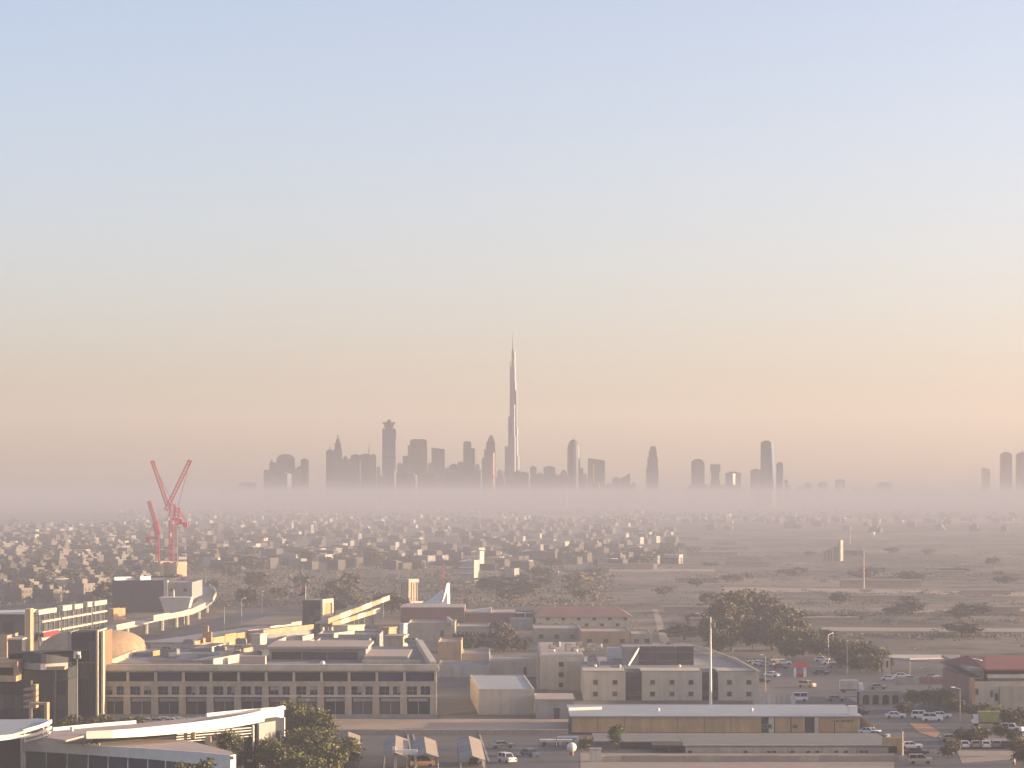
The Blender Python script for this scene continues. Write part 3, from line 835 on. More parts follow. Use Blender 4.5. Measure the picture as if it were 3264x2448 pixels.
# ------------------------------------------------------------------ car shades at the bottom
shade = None
SPT = [(1262, 1300, 2357, 2413), (1352, 1390, 2361, 2414), (1494, 1532, 2358, 2424), (1112, 1148, 2345, 2402)]
for i, (pa, pb, p0, p1) in enumerate(SPT):
    z = 3.0
    y1, y0 = 47 * F / (p0 - H0), 47 * F / (p1 - H0)
    xr0 = X((1300, 1400, 1548, 1150)[i], y0)
    xr1 = X(pb, y1)
    w = 4.6
    lab = ['gabled tan car shade right behind the white gate frame', 'gabled tan car shade just right of the white gate frame', 'rightmost gabled tan car shade next to the open yard', 'tan car shade half hidden by the big tree'][i]
    q = thing('gabled_shelter', lab, 'car shelter', (xr1, y1, 0), 0, 'gabled car shades in the service yard')
    dx, dy = xr0 - xr1, y0 - y1
    hw = w / 2
    MB().add([(0, 0, z), (dx, dy, z), (dx - hw, dy, z + .8), (-hw, 0, z + .8), (0, 0, z - .12), (dx, dy, z - .12), (dx - hw, dy, z + .68), (-hw, 0, z + .68)],
             [(0, 3, 2, 1), (4, 5, 6, 7), (0, 1, 5, 4), (1, 2, 6, 5), (2, 3, 7, 6), (3, 0, 4, 7)]).build('roof_slope', 'paving', q)
    MB().add([(-hw - .01, 0, z + .8), (dx - hw - .01, dy, z + .8), (dx - w, dy, z), (-w, 0, z), (-hw - .01, 0, z + .68), (dx - hw - .01, dy, z + .68), (dx - w, dy, z - .12), (-w, 0, z - .12)],
             [(0, 3, 2, 1), (4, 5, 6, 7), (0, 1, 5, 4), (1, 2, 6, 5), (2, 3, 7, 6), (3, 0, 4, 7)]).build('roof_slope', 'roof_grey', q)
    for k in range(5):
        f_ = .02 + k * .24
        MB().cyl(dx * f_ - .2, dy * f_, 0, z - .02, .09, .09, 6).build('post', 'grey_metal', q)
        MB().cyl(dx * f_ - w + .2, dy * f_, 0, z - .02, .09, .09, 6).build('post', 'grey_metal', q)
q = thing('entrance_gate', 'white portal gate frame at the bottom in front of the car shades', 'gate', (X(1252, 508), 508, 0))
MB().box(0, 4.4, 0, .8, 3.1, 4.0).build('lintel', 'white_paint', q)
MB().box(.2, .7, .1, .7, 0, 3.098).build('post', 'white_paint', q)
MB().box(3.85, 4.3, .1, .7, 0, 3.098).build('post', 'white_paint', q)
MB().box(-.1, .5, -.05, .85, 4.0, 4.5).build('cap', 'white_paint', q)
for i, (p0, p1) in enumerate((((1296, 2334), (1308, 2410)), ((1314, 2340), (1330, 2412)), ((1526, 2340), (1556, 2430)))):
    a_, b_ = P(*p0, .1), P(*p1, .1)
    o = MB().wall(a_, b_, .35, 0, .15).build('kerb', 'concrete'); o['kind'] = 'structure'
q = thing('lamp_post', 'thin pale lamp post rising in front of the big tree', 'lamp', (X(1092, 512), 512, 0))
MB().cyl(0, 0, 0, Z(2372, 512), .1, .06, 6).build('pole', 'grey_metal', q)
MB().box(-.2, .8, -.1, .1, Z(2372, 512), Z(2369, 512)).build('lamp_arm', 'grey_metal', q)
# ------------------------------------------------------------------ right hand side
YU = 646.0
t = thing('red_roof_villa', 'large villa with red hipped roof and grey colonnade at the right edge', 'house', (X(3112, YU), YU, 0))
def ux(px, Y=YU): return X(px, Y) - X(3112, YU)
zu = lambda py, Y=YU: Z(py, Y)
o = MB().box(ux(3105), ux(3330), 0, 26, 0, zu(2172)).build('wall', 'cream_wall', t)
MB().box(ux(3185), ux(3330), -1.2, -.02, 0, zu(2186)).build('wall', 'sandstone', t)
MB().box(ux(3150), ux(3330), .5, 25, zu(2172) + .01, zu(2162)).build('upper_wall', 'red_brown', t)
MB().box(ux(3150), ux(3330), .2, 25.3, zu(2162) + .01, zu(2150)).build('cornice', 'pale_wall', t)
MB().box(ux(3152), ux(3330), 1.6, 25, zu(2150) + .01, zu(2138)).build('window_band', 'dull_glass', t)
za = zu(2138)
b0 = [(ux(3140), -.4), (ux(3340), -.4), (ux(3340), 30), (ux(3060), 30)]
MB().prism(b0, za + .01, za + .35).build('eaves', 'red_roof', t)
tp = [(ux(3175), 14), (ux(3340), 14), (ux(3340), 16), (ux(3120), 16)]
MB().prism(b0, za + .36, za + 2.6, top=tp).build('roof', 'red_roof', t)
MB().bar((ux(3128), 12, za + 2.0), (ux(3150), 9, za + 1.7), .22).build('ridge_vent', 'white_paint', t)
for px, py, w, h in ((3114, 2205, .8, 1.6), (3161, 2212, .8, 1.7), (3176, 2222, 1.0, 1.9)):
    window(t, ux(px), -.001 if px < 3180 else -1.22, zu(py) - h / 2, w, h, glass='dull_glass', frame='sandstone')
# colonnade going back to the left
ca, cb = (ux(3138), 1.0), (ux(3045, 700), 54)
MB().wall(ca, cb, 3.0, zu(2162) - .3, zu(2162)).build('gallery_floor', 'roof_grey', t)
MB().wall(ca, cb, 3.4, zu(2140), zu(2130)).build('gallery_roof', 'roof_grey', t)
MB().wall((ca[0] - .0, ca[1] + 2.2), (cb[0] + .0, cb[1]), .3, zu(2162) + .002, zu(2140) - .002).build('gallery_wall', 'grey_wall', t)
for i in range(7):
    f_ = .03 + i / 6.4
    MB().box(ca[0] + (cb[0] - ca[0]) * f_ - .3, ca[0] + (cb[0] - ca[0]) * f_ + .3, ca[1] + (cb[1] - ca[1]) * f_ - .3, ca[1] + (cb[1] - ca[1]) * f_ + .3, zu(2162) + .004, zu(2140) - .004).build('column', 'pale_wall', t)
MB().prism([(ux(3000, 690), 42), (ux(3100), 4), (ux(3103), 8), (ux(3050, 700), 54)], 0, zu(2165)).build('side_wall', 'red_brown', t)
MB().box(ux(3096), ux(3104), -1, 3, 0, zu(2160)).build('pillar', 'orange_wall', t)
q = thing('garden_arcade', 'tan garden arcade of four open arches beside the car park', 'arcade', (X(2745, 668), 668, 0))
aw, ah = 19 * 668 / F * 1.65, Z(2208, 668)
for i in range(5):
    x = i * aw
    MB().box(x - .35, x + .35, 0, .9, 0, ah).build('pier', 'sandstone', q)
    if i < 4:
        m = MB()
        n = 8
        xa, xb = x + .352, x + aw - .352
        r = (xb - xa) / 2
        for k in range(n):
            t0, t1 = math.pi * (1 - k / n), math.pi * (1 - (k + 1) / n)
            u0, u1 = xa + r + r * math.cos(t0), xa + r + r * math.cos(t1)
            h0, h1 = ah - .5 - r + r * math.sin(t0), ah - .5 - r + r * math.sin(t1)
            m.add([(u0, 0, h0), (u1, 0, h1), (u1, 0, ah), (u0, 0, ah), (u0, .85, h0), (u1, .85, h1), (u1, .85, ah), (u0, .85, ah)],
                  [(0, 1, 2, 3), (7, 6, 5, 4), (0, 4, 5, 1), (2, 6, 7, 3), (1, 5, 6, 2), (0, 3, 7, 4)])
        m.build('arch', 'sandstone', q)
        MB().box(xa + .01, xa + .5, 2.2, 2.5, 0, ah - 1).build('rear_pier', 'dark_wall', q)
MB().box(-.4, 4 * aw + .4, 1.5, 6, ah + .002, ah + .2).build('roof', 'roof_grey', q)
MB().box(-.3, 4 * aw + .3, 5, 5.5, 0, ah).build('rear_wall', 'dark_wall', q)
q = thing('shade_roof', 'long pale flat shade roof beyond the car park', 'shelter', (X(2800, 790), 790, 0))
MB().prism([(0, 0), (8, -6), (22, 0), (22, 12), (0, 12)], 4.0, 4.4).build('roof', 'pale_wall', q)
for x, y in ((.5, 1), (8, -5), (21, 1), (.5, 11), (21, 11)): MB().cyl(x, y, 0, 4, .15, .15, 6).build('post', 'grey_metal', q)
q = thing('yard_wall', 'red brown and pale yard wall under the long shade roof', 'wall', (X(2850, 742), 742, 0))
for i in range(8): MB().box(i * 2.2, i * 2.2 + 2.1, 0, .3, 0, 1.9).build('wall_panel', 'red_brown' if 2 < i < 6 else 'grey_wall', q)
q = thing('gate_pier', 'tall tan gate pier by the pale shade roof', 'pillar', (X(2828, 772), 772, 0))
MB().box(-.9, .9, 0, 1.2, 0, 5).build('shaft', 'sandstone', q)
MB().box(-.25, .25, -.06, -.005, 2.6, 4.4).build('niche', 'dull_glass', q)
q = thing('red_kiosk', 'small kiosk with red roof on white posts in the car park', 'kiosk', (X(2552, 772), 772, 0))
MB().prism([(-2, -1.6), (2, -1.6), (2, 1.6), (-2, 1.6)], 2.7, 4.1, top=[(-1.3, -.5), (1.3, -.5), (1.3, .5), (-1.3, .5)]).build('roof', 'red_paint', q)
for x, y in ((-1.6, -1.2), (.9, -1.2), (-1.6, 1.2), (1.5, 1.2)): MB().box(x - .22, x + .22, y - .22, y + .22, 0, 2.695).build('post', 'white_paint', q)
MB().box(-1.1, .9, 0, 1, 0, 1.1).build('counter', 'red_paint', q)
q = thing('pale_post', 'pale lamp post at the roadside beside the white cars, lower right', 'lamp', (X(2876, 528), 528, 0))
MB().cyl(0, 0, 0, Z(2330, 528), .28, .16, 8).build('pole', 'sandstone', q)
MB().box(-.5, .3, -.2, .2, Z(2330, 528), Z(2322, 528)).build('lamp_head', 'grey_metal', q)
q = thing('low_tan_wall', 'short tan wall end beside the roadside lamp post', 'wall', (X(2812, 545), 545, 0))
for i in range(4): MB().box(i * .95, i * .95 + .9, 0, .4, 0, 3.0).build('wall_panel', 'orange_wall' if i > 1 else 'tan_wall', q)
q = thing('traffic_cone_post', 'red and white striped post at the bottom right corner', 'post', (X(3232, 522), 522, 0))
for i in range(3): MB().cyl(0, 0, i * .5 + .001 * i, i * .5 + .5, .3 - .05 * i, .25 - .05 * i, 10).build('band', 'white_paint' if i == 1 else 'red_paint', q)

# ------------------------------------------------------------------ vehicles
_car = {}
def car(label, px, py, rot, paint='car_white', kind='saloon', group='vehicles in the car parks', loc=None):
    x, y = loc or P(px, py)
    key = (kind, paint)
    if key not in _car:
        t = thing('car' if kind != 'truck' else 'box_truck', label, 'car', (x, y, 0), rot, group)
        if kind == 'truck':
            MB().box(-3.0, 1.6, -1.1, 1.1, .8, 3.1).build('cargo_box', paint, t)
            MB().prism([(1.7, -1.05), (3.1, -1.05), (3.1, 1.05), (1.7, 1.05)], .55, 2.4, top=[(1.7, -.95), (2.7, -.95), (2.7, .95), (1.7, .95)]).build('cab', 'car_white', t)
            MB().box(-3, 3.1, -.9, .9, .45, .79).build('chassis', 'dark_metal', t)
            MB().add([(2.82, -.85, 1.35), (3.02, -.85, 1.35), (2.82, .85, 2.2), (2.9, .85, 1.35), (2.8, -.85, 2.25)], [(1, 3, 2, 4)]).build('windscreen', 'glass', t)
            wx_, L, wr = (-2.1, 2.2), 3, .48
        else:
            L = 2.3
            hgt = {'saloon': 1.42, 'suv': 1.82, 'van': 2.1}[kind]
            belt = {'saloon': .92, 'suv': 1.1, 'van': 1.15}[kind]
            m = MB()
            m.prism([(-L, -.84), (L, -.84), (L, .84), (-L, .84)], .3, .66, top=[(-L - .05, -.9), (L + .05, -.9), (L + .05, .9), (-L - .05, .9)])
            m.prism([(-L - .05, -.9), (L + .05, -.9), (L + .05, .9), (-L - .05, .9)], .661, belt, top=[(-L + .05, -.84), (L - .12, -.8), (L - .12, .8), (-L + .05, .84)])
            m.build('body', paint, t)
            r0, r1 = {'saloon': ((-1.75, 1.05), (-1.15, .35)), 'suv': ((-2.15, 1.1), (-1.95, .5)), 'van': ((-2.2, 1.6), (-2.1, 1.0))}[kind]
            MB().prism([(r0[0], -.8), (r0[1], -.8), (r0[1], .8), (r0[0], .8)], belt + .001, hgt - .07, top=[(r1[0], -.64), (r1[1], -.64), (r1[1], .64), (r1[0], .64)]).build('windows', 'glass', t)
            rm = MB().box(r1[0] - .03, r1[1] + .05, -.67, .67, hgt - .069, hgt)
            for s_ in (-1, 1):
                rm.bar((r0[1], s_ * .8, belt), (r1[1], s_ * .65, hgt - .05), .05).bar((r0[0], s_ * .8, belt), (r1[0], s_ * .65, hgt - .05), .06)
                rm.bar(((r0[0] + r0[1]) / 2, s_ * .81, belt), ((r1[0] + r1[1]) / 2, s_ * .66, hgt - .05), .045)
            rm.build('car_roof', paint, t)
            for s_ in (-1, 1):
                MB().box(L + .0, L + .07, s_ * .65 - .17, s_ * .65 + .17, .62, .8).build('headlight', 'grey_glass', t)
                MB().box(-L - .08, -L, s_ * .7 - .12, s_ * .7 + .12, .66, .9).build('tail_light', 'red_paint', t)
            wx_, wr = (-1.4, 1.4), .33
        for x_ in wx_:
            for s_ in (-1, 1):
                w_ = MB()
                n = 12
                y_ = s_ * .78
                ring = [(x_ + wr * math.cos(2 * math.pi * i / n), wr + wr * math.sin(2 * math.pi * i / n)) for i in range(n)]
                vv = [(a_, y_ - .11, b_) for a_, b_ in ring] + [(a_, y_ + .11, b_) for a_, b_ in ring]
                w_.add(vv, [tuple(range(n)), tuple(range(n, 2 * n))[::-1]] + [(i, n + i, n + (i + 1) % n, (i + 1) % n) for i in range(n)])
                wo = w_.build('wheel', 'tyre', t)
        _car[key] = t
        o = t
    else:
        o = copy_tree(_car[key])
    o.location = (x, y, .09 if y < 900 else .03)
    o.rotation_euler.z = rot
    tag(o, label, {'truck': 'truck', 'van': 'van'}.get(kind, 'car'), group)
    return o
R = math.radians
car('sunlit white car in the service yard right of the car shades', 1616, 2432, R(-62), 'car_white', 'suv')
car('grey green car in the service yard in front of the blue tarpaulin', 1690, 2412, R(-60), 'car_blue')
car('dull car behind the service yard, left of the blue tarpaulin', 1602, 2386, R(8), 'car_grey')
car('orange brown van parked under the gate frame', 1345, 2446, R(10), 'orange_wall', 'van')
car('dark car parked under the rightmost gabled car shade', 1512, 2440, R(85), 'car_dark')
car('white off road car turning beside the red kiosk', 2572, 2192, R(-38), 'car_sand', 'suv')
car('white car behind the square window building', 2462, 2158, R(-40), 'car_white')
car('dark car half hidden behind the corner of the square window building', 2428, 2178, R(-10), 'car_dark')
car('dark red car parked left of the red kiosk', 2488, 2132, R(-20), 'car_red')
car('dark grey car right of the red kiosk', 2618, 2152, R(-15), 'car_dark')
car('long pale lorry in the middle of the car park', 2715, 2208, R(0), 'pale_wall', 'truck')
car('grey car behind the arcade next to the pale lorry', 2798, 2198, R(2), 'car_grey')
car('white van beside the pale slatted hoarding', 2545, 2236, R(178), 'car_white', 'van')
car('grey car on the verge left of the arcade', 2664, 2236, R(4), 'car_grey')
car('white saloon parked in front of the arcade', 2855, 2290, R(-8), 'car_white')
car('dark car turning by the corner of the ochre hall', 2738, 2276, R(-30), 'car_dark')
car('white estate, left of the pair parked beyond the orange sand', 2938, 2292, R(-12), 'car_white', 'suv')
car('white estate, right of the pair parked beyond the orange sand', 2972, 2300, R(-8), 'car_white', 'suv')
car('white car parked behind the pair beyond the orange sand', 3000, 2290, R(-10), 'car_white')
car('yellow green lorry parked before the red roofed villa', 3142, 2314, R(180), 'truck_green', 'truck')
car('silver car just above the dark car near the roadside lamp post', 2902, 2388, R(2), 'car_white')
car('dark car between two pale cars near the roadside lamp post', 2920, 2408, R(2), 'car_dark')
car('sand coloured off road car, lowest of the three by the roadside lamp post', 2932, 2436, R(2), 'car_sand', 'suv')
car('pale car coming down the lane beside the ochre hall ramp', 2772, 2342, R(-35), 'car_white')
car('grey car following down the lane beside the ochre hall ramp', 2800, 2354, R(-35), 'car_grey')
car('grey car parked at the front of the traffic island', 3030, 2364, R(4), 'car_sand')
car('white pickup parked before the shrubs at the right edge', 3226, 2334, R(-25), 'car_white', 'suv')
car('white car below the pickup at the right edge', 3248, 2352, R(0), 'car_white')
for i, px in enumerate((3042, 3074, 3108, 3140, 3172, 3206, 3240)):
    car('car parked in the tight row along the kerb of the traffic islands', px, 2384 + i % 2, R(86 + (i * 37) % 9), ('car_grey', 'car_white', 'car_sand', 'car_white', 'car_grey', 'car_dark', 'car_white')[i], group='cars in the tight kerb row')
for i, (px, py) in enumerate(((2835, 2170), (2875, 2162), (2905, 2172), (2935, 2178), (2968, 2164), (2992, 2172))):
    car('car parked below the yard wall in front of the villa', px, py, R((i * 50) % 23 - 10), ('car_white', 'car_white', 'car_grey', 'car_white', 'car_grey', 'car_white')[i], group='cars below the yard wall')
for i in range(18):
    px, py = 2400 + i * 24 + rnd.uniform(-6, 6), 2112 + (i % 3) * 8 + rnd.uniform(-3, 3)
    if 2500 < px < 2600: continue
    car('car in the crowded rows under the trees at the back of the car park', px, py, R(rnd.uniform(-30, 30)), rnd.choice(('car_grey', 'car_white', 'car_dark', 'car_sand')), group='cars under the trees')
for i in range(14):
    px, py = rnd.uniform(470, 780), rnd.uniform(2287, 2292)
    x, y = X(470 + i * 17, 612), 612 + (i % 2) * 3
    car('car in the line parked behind the white canopy, before the long building', 0, 0, R(rnd.choice((0, 180)) + rnd.uniform(-3, 3)), rnd.choice(('car_white', 'car_white', 'car_sand', 'car_grey')), group='cars behind the canopy', loc=(x, y))
q = thing('tarpaulin_shelter', 'dark blue tarpaulin shelter at the corner of the service yard', 'shelter', (X(1770, 553), 553, 0))
MB().prism([(0, 0), (4.2, 0), (4.8, 5), (.8, 5)], 2.1, 2.25).build('roof', 'car_blue', q)
for x, y in ((.2, .2), (4, .2), (4.5, 4.8), (1, 4.8)): MB().cyl(x, y, 0, 2.1, .07, .07, 6).build('post', 'grey_metal', q)
q = thing('pale_lorry_bed', 'long pale flat trailer parked under the wall of the service yard', 'trailer', (X(1720, 560), 560, 0))
MB().box(0, 6.5, 0, 2.3, .8, 1.25).build('bed', 'pale_wall', q)
for i in range(3): MB().box(.6 + i * 2.4, 1.3 + i * 2.4, .1, .5, 0, .79).build('wheel', 'tyre', q)

# ------------------------------------------------------------------ near trees
tree('tree', 'big olive green tree, tallest of the clump right of the white canopy', X(940, 552), 552, 9.6, 9.5, 'leaf', None, 110, 60, .3, 1)
tree('tree', 'dense tree right behind the tallest crown of the clump by the canopy', X(1010, 548), 548, 7.6, 8.5, 'leaf', None, 90, 60, .28, 4)
tree('tree', 'broad bushy tree in the middle of the clump below the tallest crown', X(985, 516), 516, 7.2, 11, 'leaf', None, 120, 60, .28, 2)
tree('tree', 'lowest bushy tree at the front of the clump by the white canopy', X(900, 500), 500, 5.6, 9, 'leaf', None, 90, 60, .28, 9)
tree('tree', 'round tree at the right end of the clump by the thin lamp post', X(1098, 514), 514, 5.6, 6.5, 'leaf', None, 70, 50, .28, 3)
tree('tree', 'dark tree at the left end of the clump beside the canopy column', X(850, 506), 506, 6.2, 6.5, 'leaf', None, 80, 50, .28, 5)
tree('tree', 'bushy tree at the bottom right of the clump before the first car shade', X(1045, 503), 503, 5.4, 7.5, 'leaf', None, 80, 60, .28, 12)
tree('tree', 'squat tree lowest in the middle of the clump, cut by the bottom edge', X(970, 487), 487, 4.8, 8.5, 'leaf', None, 90, 60, .28, 14)
tree('tree', 'slender tree standing between the canopy fascia and its column', X(735, 499), 499, 8.2, 4.4, 'leaf', None, 60, 50, .26, 6)
tree('tree', 'small dark tree poking up before the lower canopy roof, left one', X(572, 428), 428, 10.4, 5.2, 'leaf', None, 50, 50, .25, 7)
tree('tree', 'small dark tree poking up before the lower canopy roof, right one', X(662, 424), 424, 10.6, 3.6, 'leaf', None, 45, 50, .25, 8)
tree('shrub', 'bright green young tree before the dark opening of the retaining wall', X(1965, 552), 552, 5.2, 3.0, 'leaf_bright', None, 36, 40, .2, 9, cat='shrub')
tree('shrub', 'dark low bush left of the bright young tree by the retaining wall', X(1868, 550), 550, 2.6, 2.8, 'leaf', None, 26, 40, .2, 10, cat='shrub')
tree('shrub', 'bright green shrub at the right end of the garden arcade', X(2908, 655), 655, 4.6, 4.0, 'leaf_bright', None, 40, 36, .24, 11, cat='shrub')
for i, (px, Y, h, w) in enumerate(((2960, 660, 4.2, 6), (2990, 655, 4.6, 4), (3012, 650, 5.2, 5.2), (3040, 642, 3.6, 5), (3068, 640, 3.0, 4), (3100, 634, 2.8, 4), (3128, 628, 3.4, 4.6), (3160, 622, 4.0, 6.2), (3196, 618, 3, 3.4), (2886, 640, 3, 4), (3250, 596, 4.8, 6), (3225, 600, 4, 5))):
    tree('shrub', 'dark garden shrub in the hedge row below the red roofed villa', X(px, Y), Y, h, w, 'leaf_dry' if i % 3 else 'leaf', 'shrubs below the villa', 40, 30, .26, i, cat='shrub')
for i, (px, py, h, w) in enumerate(((3070, 2372, 3.2, 4.4), (3090, 2366, 2.6, 3.6), (3112, 2374, 3.4, 4.2), (3130, 2362, 2.6, 4.2), (3040, 2402, 2.6, 3.6), (3022, 2420, 3.0, 3), (3190, 2352, 2.6, 4.5), (3235, 2368, 2.8, 4), (3250, 2412, 3.4, 4), (3262, 2440, 3.2, 3.4))):
    x, y = P(px, py)
    tree('shrub', 'brownish bush planted on the traffic islands among the parked cars', x, y, h, w, 'leaf_dry', 'bushes on the traffic islands', 40, 30, .24, i + 3, cat='shrub')
for i in range(10):
    px = 205 + i * 27
    Y = 596 + (i % 3) * 6
    tree('shrub', 'dark planting between the white canopy and the long sandstone building', X(px, Y), Y, rnd.uniform(1.8, 3.4), rnd.uniform(3, 4.6), 'leaf_dry' if i % 2 else 'leaf', 'planting behind the canopy', 36, 30, .24, i, cat='shrub')
BIG = [(2262, 930, 11, 10), (2300, 955, 18, 16), (2345, 985, 20, 18), (2390, 1000, 19, 19), (2440, 990, 17, 18), (2485, 960, 15, 17), (2530, 930, 12, 15), (2565, 900, 8, 11), (2330, 900, 13, 15), (2400, 905, 13, 16), (2460, 900, 12, 15), (2510, 880, 10, 13), (2290, 880, 9, 10)]
for i, (px, Y, h, w) in enumerate(BIG):
    h, w = h * .84, w * .66
    tree('tree', 'olive brown tree in the big dense clump behind the tall white mast', X(px, Y), Y, h, w, 'leaf_dry', 'trees of the big clump', 70, 40, .55, i % 4)
for i, (px, Y, h, w) in enumerate(((2560, 870, 8, 11), (2605, 860, 7, 10), (2650, 850, 7, 11), (2690, 835, 6.5, 10), (2730, 822, 7, 11), (2765, 808, 7, 10), (2795, 800, 6.5, 9), (2740, 790, 5, 8), (2780, 780, 5.5, 8), (2700, 812, 5, 8), (2525, 850, 6.5, 10), (2810, 788, 5, 7))):
    tree('tree', 'low dark tree in the row sloping down from the big clump to the shade roof', X(px, Y), Y, h, w, 'leaf_dry', 'trees along the car park', 50, 36, .45, i % 4)
for i in range(16):
    px, py = rnd.uniform(1470, 1660), rnd.uniform(2030, 2085)
    x, y = P(px, py)
    tree('tree', 'dark tree in the courtyard between the long building and the square window building', x, y, rnd.uniform(4, 6.5), rnd.uniform(5, 8), 'leaf_far', 'courtyard trees', 40, 34, .42, i % 4)

# ------------------------------------------------------------------ middle distance buildings
def block(name, label, px0, px1, pyt, pyb, depth, wall, roof, parapet=.6, rot=0, wins=0, cat='building', group=None, skew=0):
    Y = HC * F / (pyb - H0)
    w = (px1 - px0) * Y / F
    h = Z(pyt, Y)
    t = thing(name, label, cat, (X(px0, Y), Y, 0), rot, group)
    shell(t, w, depth, h, wall, roof, parapet)
    if wins:
        n = max(2, int(w / wins))
        fl = max(1, int(h / 4))
        for j in range(fl):
            for i in range(n):
                window(t, (i + .5) * w / n, -.001, 1.2 + j * (h - 1.6) / fl, min(1.8, w / n * .5), 1.6, glass='dull_glass', frame='sandstone')
    return t, w, h, Y

# gallery with sunlit orange flank running back behind the long building
t = thing('gallery_hall', 'long roofed gallery whose orange flank catches the sun behind the long building', 'building', (*P(600, 2056, 9.6), 0))
ga, gb = P(600, 2056, 9.6), P(962, 1986, 11.2)
d = Vector((gb[0] - ga[0], gb[1] - ga[1])); n_ = 10
for i in range(n_):
    f0, f1 = i / n_, (i + .97) / n_
    a_ = (ga[0] + d.x * f0, ga[1] + d.y * f0); b_ = (ga[0] + d.x * f1, ga[1] + d.y * f1)
    MB().wall(a_, b_, .6, 0, 10.4 + .12 * i + .3 * (i % 2)).build('wall_panel', 'orange_wall' if i < 6 else 'cream_wall', t, world=True)
MB().wall((ga[0] - .7, ga[1] + 1), (gb[0] - .7, gb[1]), 13, 0, 10.2).build('hall', 'grey_wall', t, world=True)
MB().wall((ga[0] + .9, ga[1] - 6), (gb[0] + 1.1, gb[1] - 4), .5, 7.2, 7.9).build('eaves', 'cream_wall', t, world=True)
for px, py, hh in ((645, 2010, 3.2), (655, 2022, 1.6)):
    e = P(px, py, 12)
    MB().box(e[0], e[0] + 1.6, e[1], e[1] + 2, 9.8, 12 + hh * .4).build('roof_turret', 'tan_wall', t, world=True)
# sunlit monitor walls on the roofs behind the long building
MON = [((681, 2100), (821, 2074), 12.6, 2.1, 'cream_wall'), ((700, 2082), (806, 2062), 12.2, 1.2, 'tan_wall'), ((945, 2049), (1002, 2038), 12.2, 1.2, 'cream_wall'), ((872, 2048), (912, 2030), 12, 1.4, 'cream_wall'), ((958, 2030), (1000, 2020), 12, 1.2, 'cream_wall'), ((840, 2008), (1000, 1990), 11.5, 1.4, 'tan_wall'), ((676, 2062), (740, 2045), 12, 1.4, 'cream_wall'), ((486, 2076), (560, 2064), 12, 1.2, 'orange_wall'), ((1065, 2018), (1130, 2010), 11, 1.6, 'cream_wall')]
for i, (pa, pb, z, hh, mm) in enumerate(MON):
    a_, b_ = P(*pa, z), P(*pb, z)
    q = thing('roof_monitor', 'sunlit roof monitor wall running back over the roofs behind the long building', 'roof monitor', (a_[0], a_[1], 0), 0, 'roof monitors behind the long building')
    MB().wall(a_, b_, .4, z - hh, z).build('wall', mm, q, world=True)
    MB().wall((a_[0] - .41, a_[1]), (b_[0] - .41, b_[1]), 5, 0, z - .35).build('roof', 'roof_grey', q, world=True)
def cube_on_roof(label, px0, px1, pyt, pyb, zb, wall='cream_wall', name='roof_box', dd=4, rot=-.35):
    x, Y = P(px0, pyb, zb)
    w = (px1 - px0) * Y / F
    q = thing(name, label, 'roof structure', (x, Y, 0), rot)
    MB().box(0, w, 0, dd, zb - 2.5, Z(pyt, Y)).build('wall', wall, q)
    MB().box(-.25, w + .25, -.25, dd + .25, Z(pyt, Y) + .002, Z(pyt, Y) + .35).build('roof', wall, q)
cube_on_roof('bright square roof house behind the rounded tan hall', 800, 832, 2024, 2062, 11)
cube_on_roof('small bright lit box left of the red brown hall', 1274, 1288, 1990, 2008, 6, 'white_paint', dd=3)
cube_on_roof('tan rounded plant box on the roofs right of the dark glass tower', 1205, 1242, 2003, 2024, 8, 'tan_wall', dd=6)
cube_on_roof('wide pale roof block before the red brown hall', 1228, 1285, 2030, 2062, 9, 'sandstone', dd=10, rot=-.1)
cube_on_roof('sunlit triangular skylight box right of the dark glass tower', 1062, 1120, 1996, 2016, 9, 'cream_wall', dd=8, rot=-.6)
for py, p0, p1, lab in ((2046, 1000, 1170, 'front'), (2022, 1010, 1210, 'rear')):
    x, Y = P(p0, py, 10.5)
    q = thing('flat_roof_hall', 'dark flat roofed hall behind the long building, ' + ('nearer to its long dark window' if lab == 'front' else 'farther back under the dark glass tower'), 'building', (x, Y, 0))
    shell(q, (p1 - p0) * Y / F, 22, 10.5, 'grey_wall', 'roof_grey', .5)
    MB().box(1, (p1 - p0) * Y / F - 1, -.1, -.005, 8.4, 9.6).build('window_band', 'dull_glass', q)

# dark glass tower with the flag
q = thing('dark_glass_tower', 'small tower with dark glass front and sunlit framed side behind the roofs', 'tower', (X(1022, 985), 985, 0), R(-19))
zk = Z(1912, 985)
MB().box(-6.9, 0, .1, 10, 0, zk - .3).build('wall', 'dark_wall', q)
for i in range(3):
    for j in range(5):
        MB().box(-6.8 + i * 2.25, -6.8 + i * 2.25 + 2.15, 0, .09, zk - 1 - (j + 1) * 2.4 + .12, zk - 1 - j * 2.4).build('glass_panel', ('glass', 'grey_glass')[(i + j) % 3 == 0], q)
MB().box(-7, .1, -.1, 10.1, zk - .29, zk).build('roof', 'grey_wall', q)
for y0, y1, z0, z1 in ((0, 1.2, 2, zk + .2), (8.6, 9.8, 2, zk + .2), (1.21, 8.59, zk - 1.2, zk + .2), (1.21, 8.59, 2, 5.5), (1.21, 8.59, zk - 6, zk - 5.2)):
    MB().box(.02, .8, y0, y1, z0, z1).build('side_frame', 'cream_wall', q)
MB().box(.01, .25, 1.2, 8.6, 2, zk - .4).build('side_wall', 'orange_wall', q)
fl = thing('flag', 'drooping red white green and black flag on a pole on the dark glass tower', 'flag', (X(974, 992), 992, zk))
MB().cyl(0, 0, 0, Z(1868, 992) - zk, .13, .09, 6).build('flag_pole', 'white_paint', fl)
zf = Z(1870, 992) - zk
MB().path([(0, 0), (-.7, .1), (-1.3, -.1)], .06, [zf - 1.7, zf - 2.2, zf - 2.5], [zf, zf - .4, zf - .9]).build('flag_red_band', 'red_paint', fl)
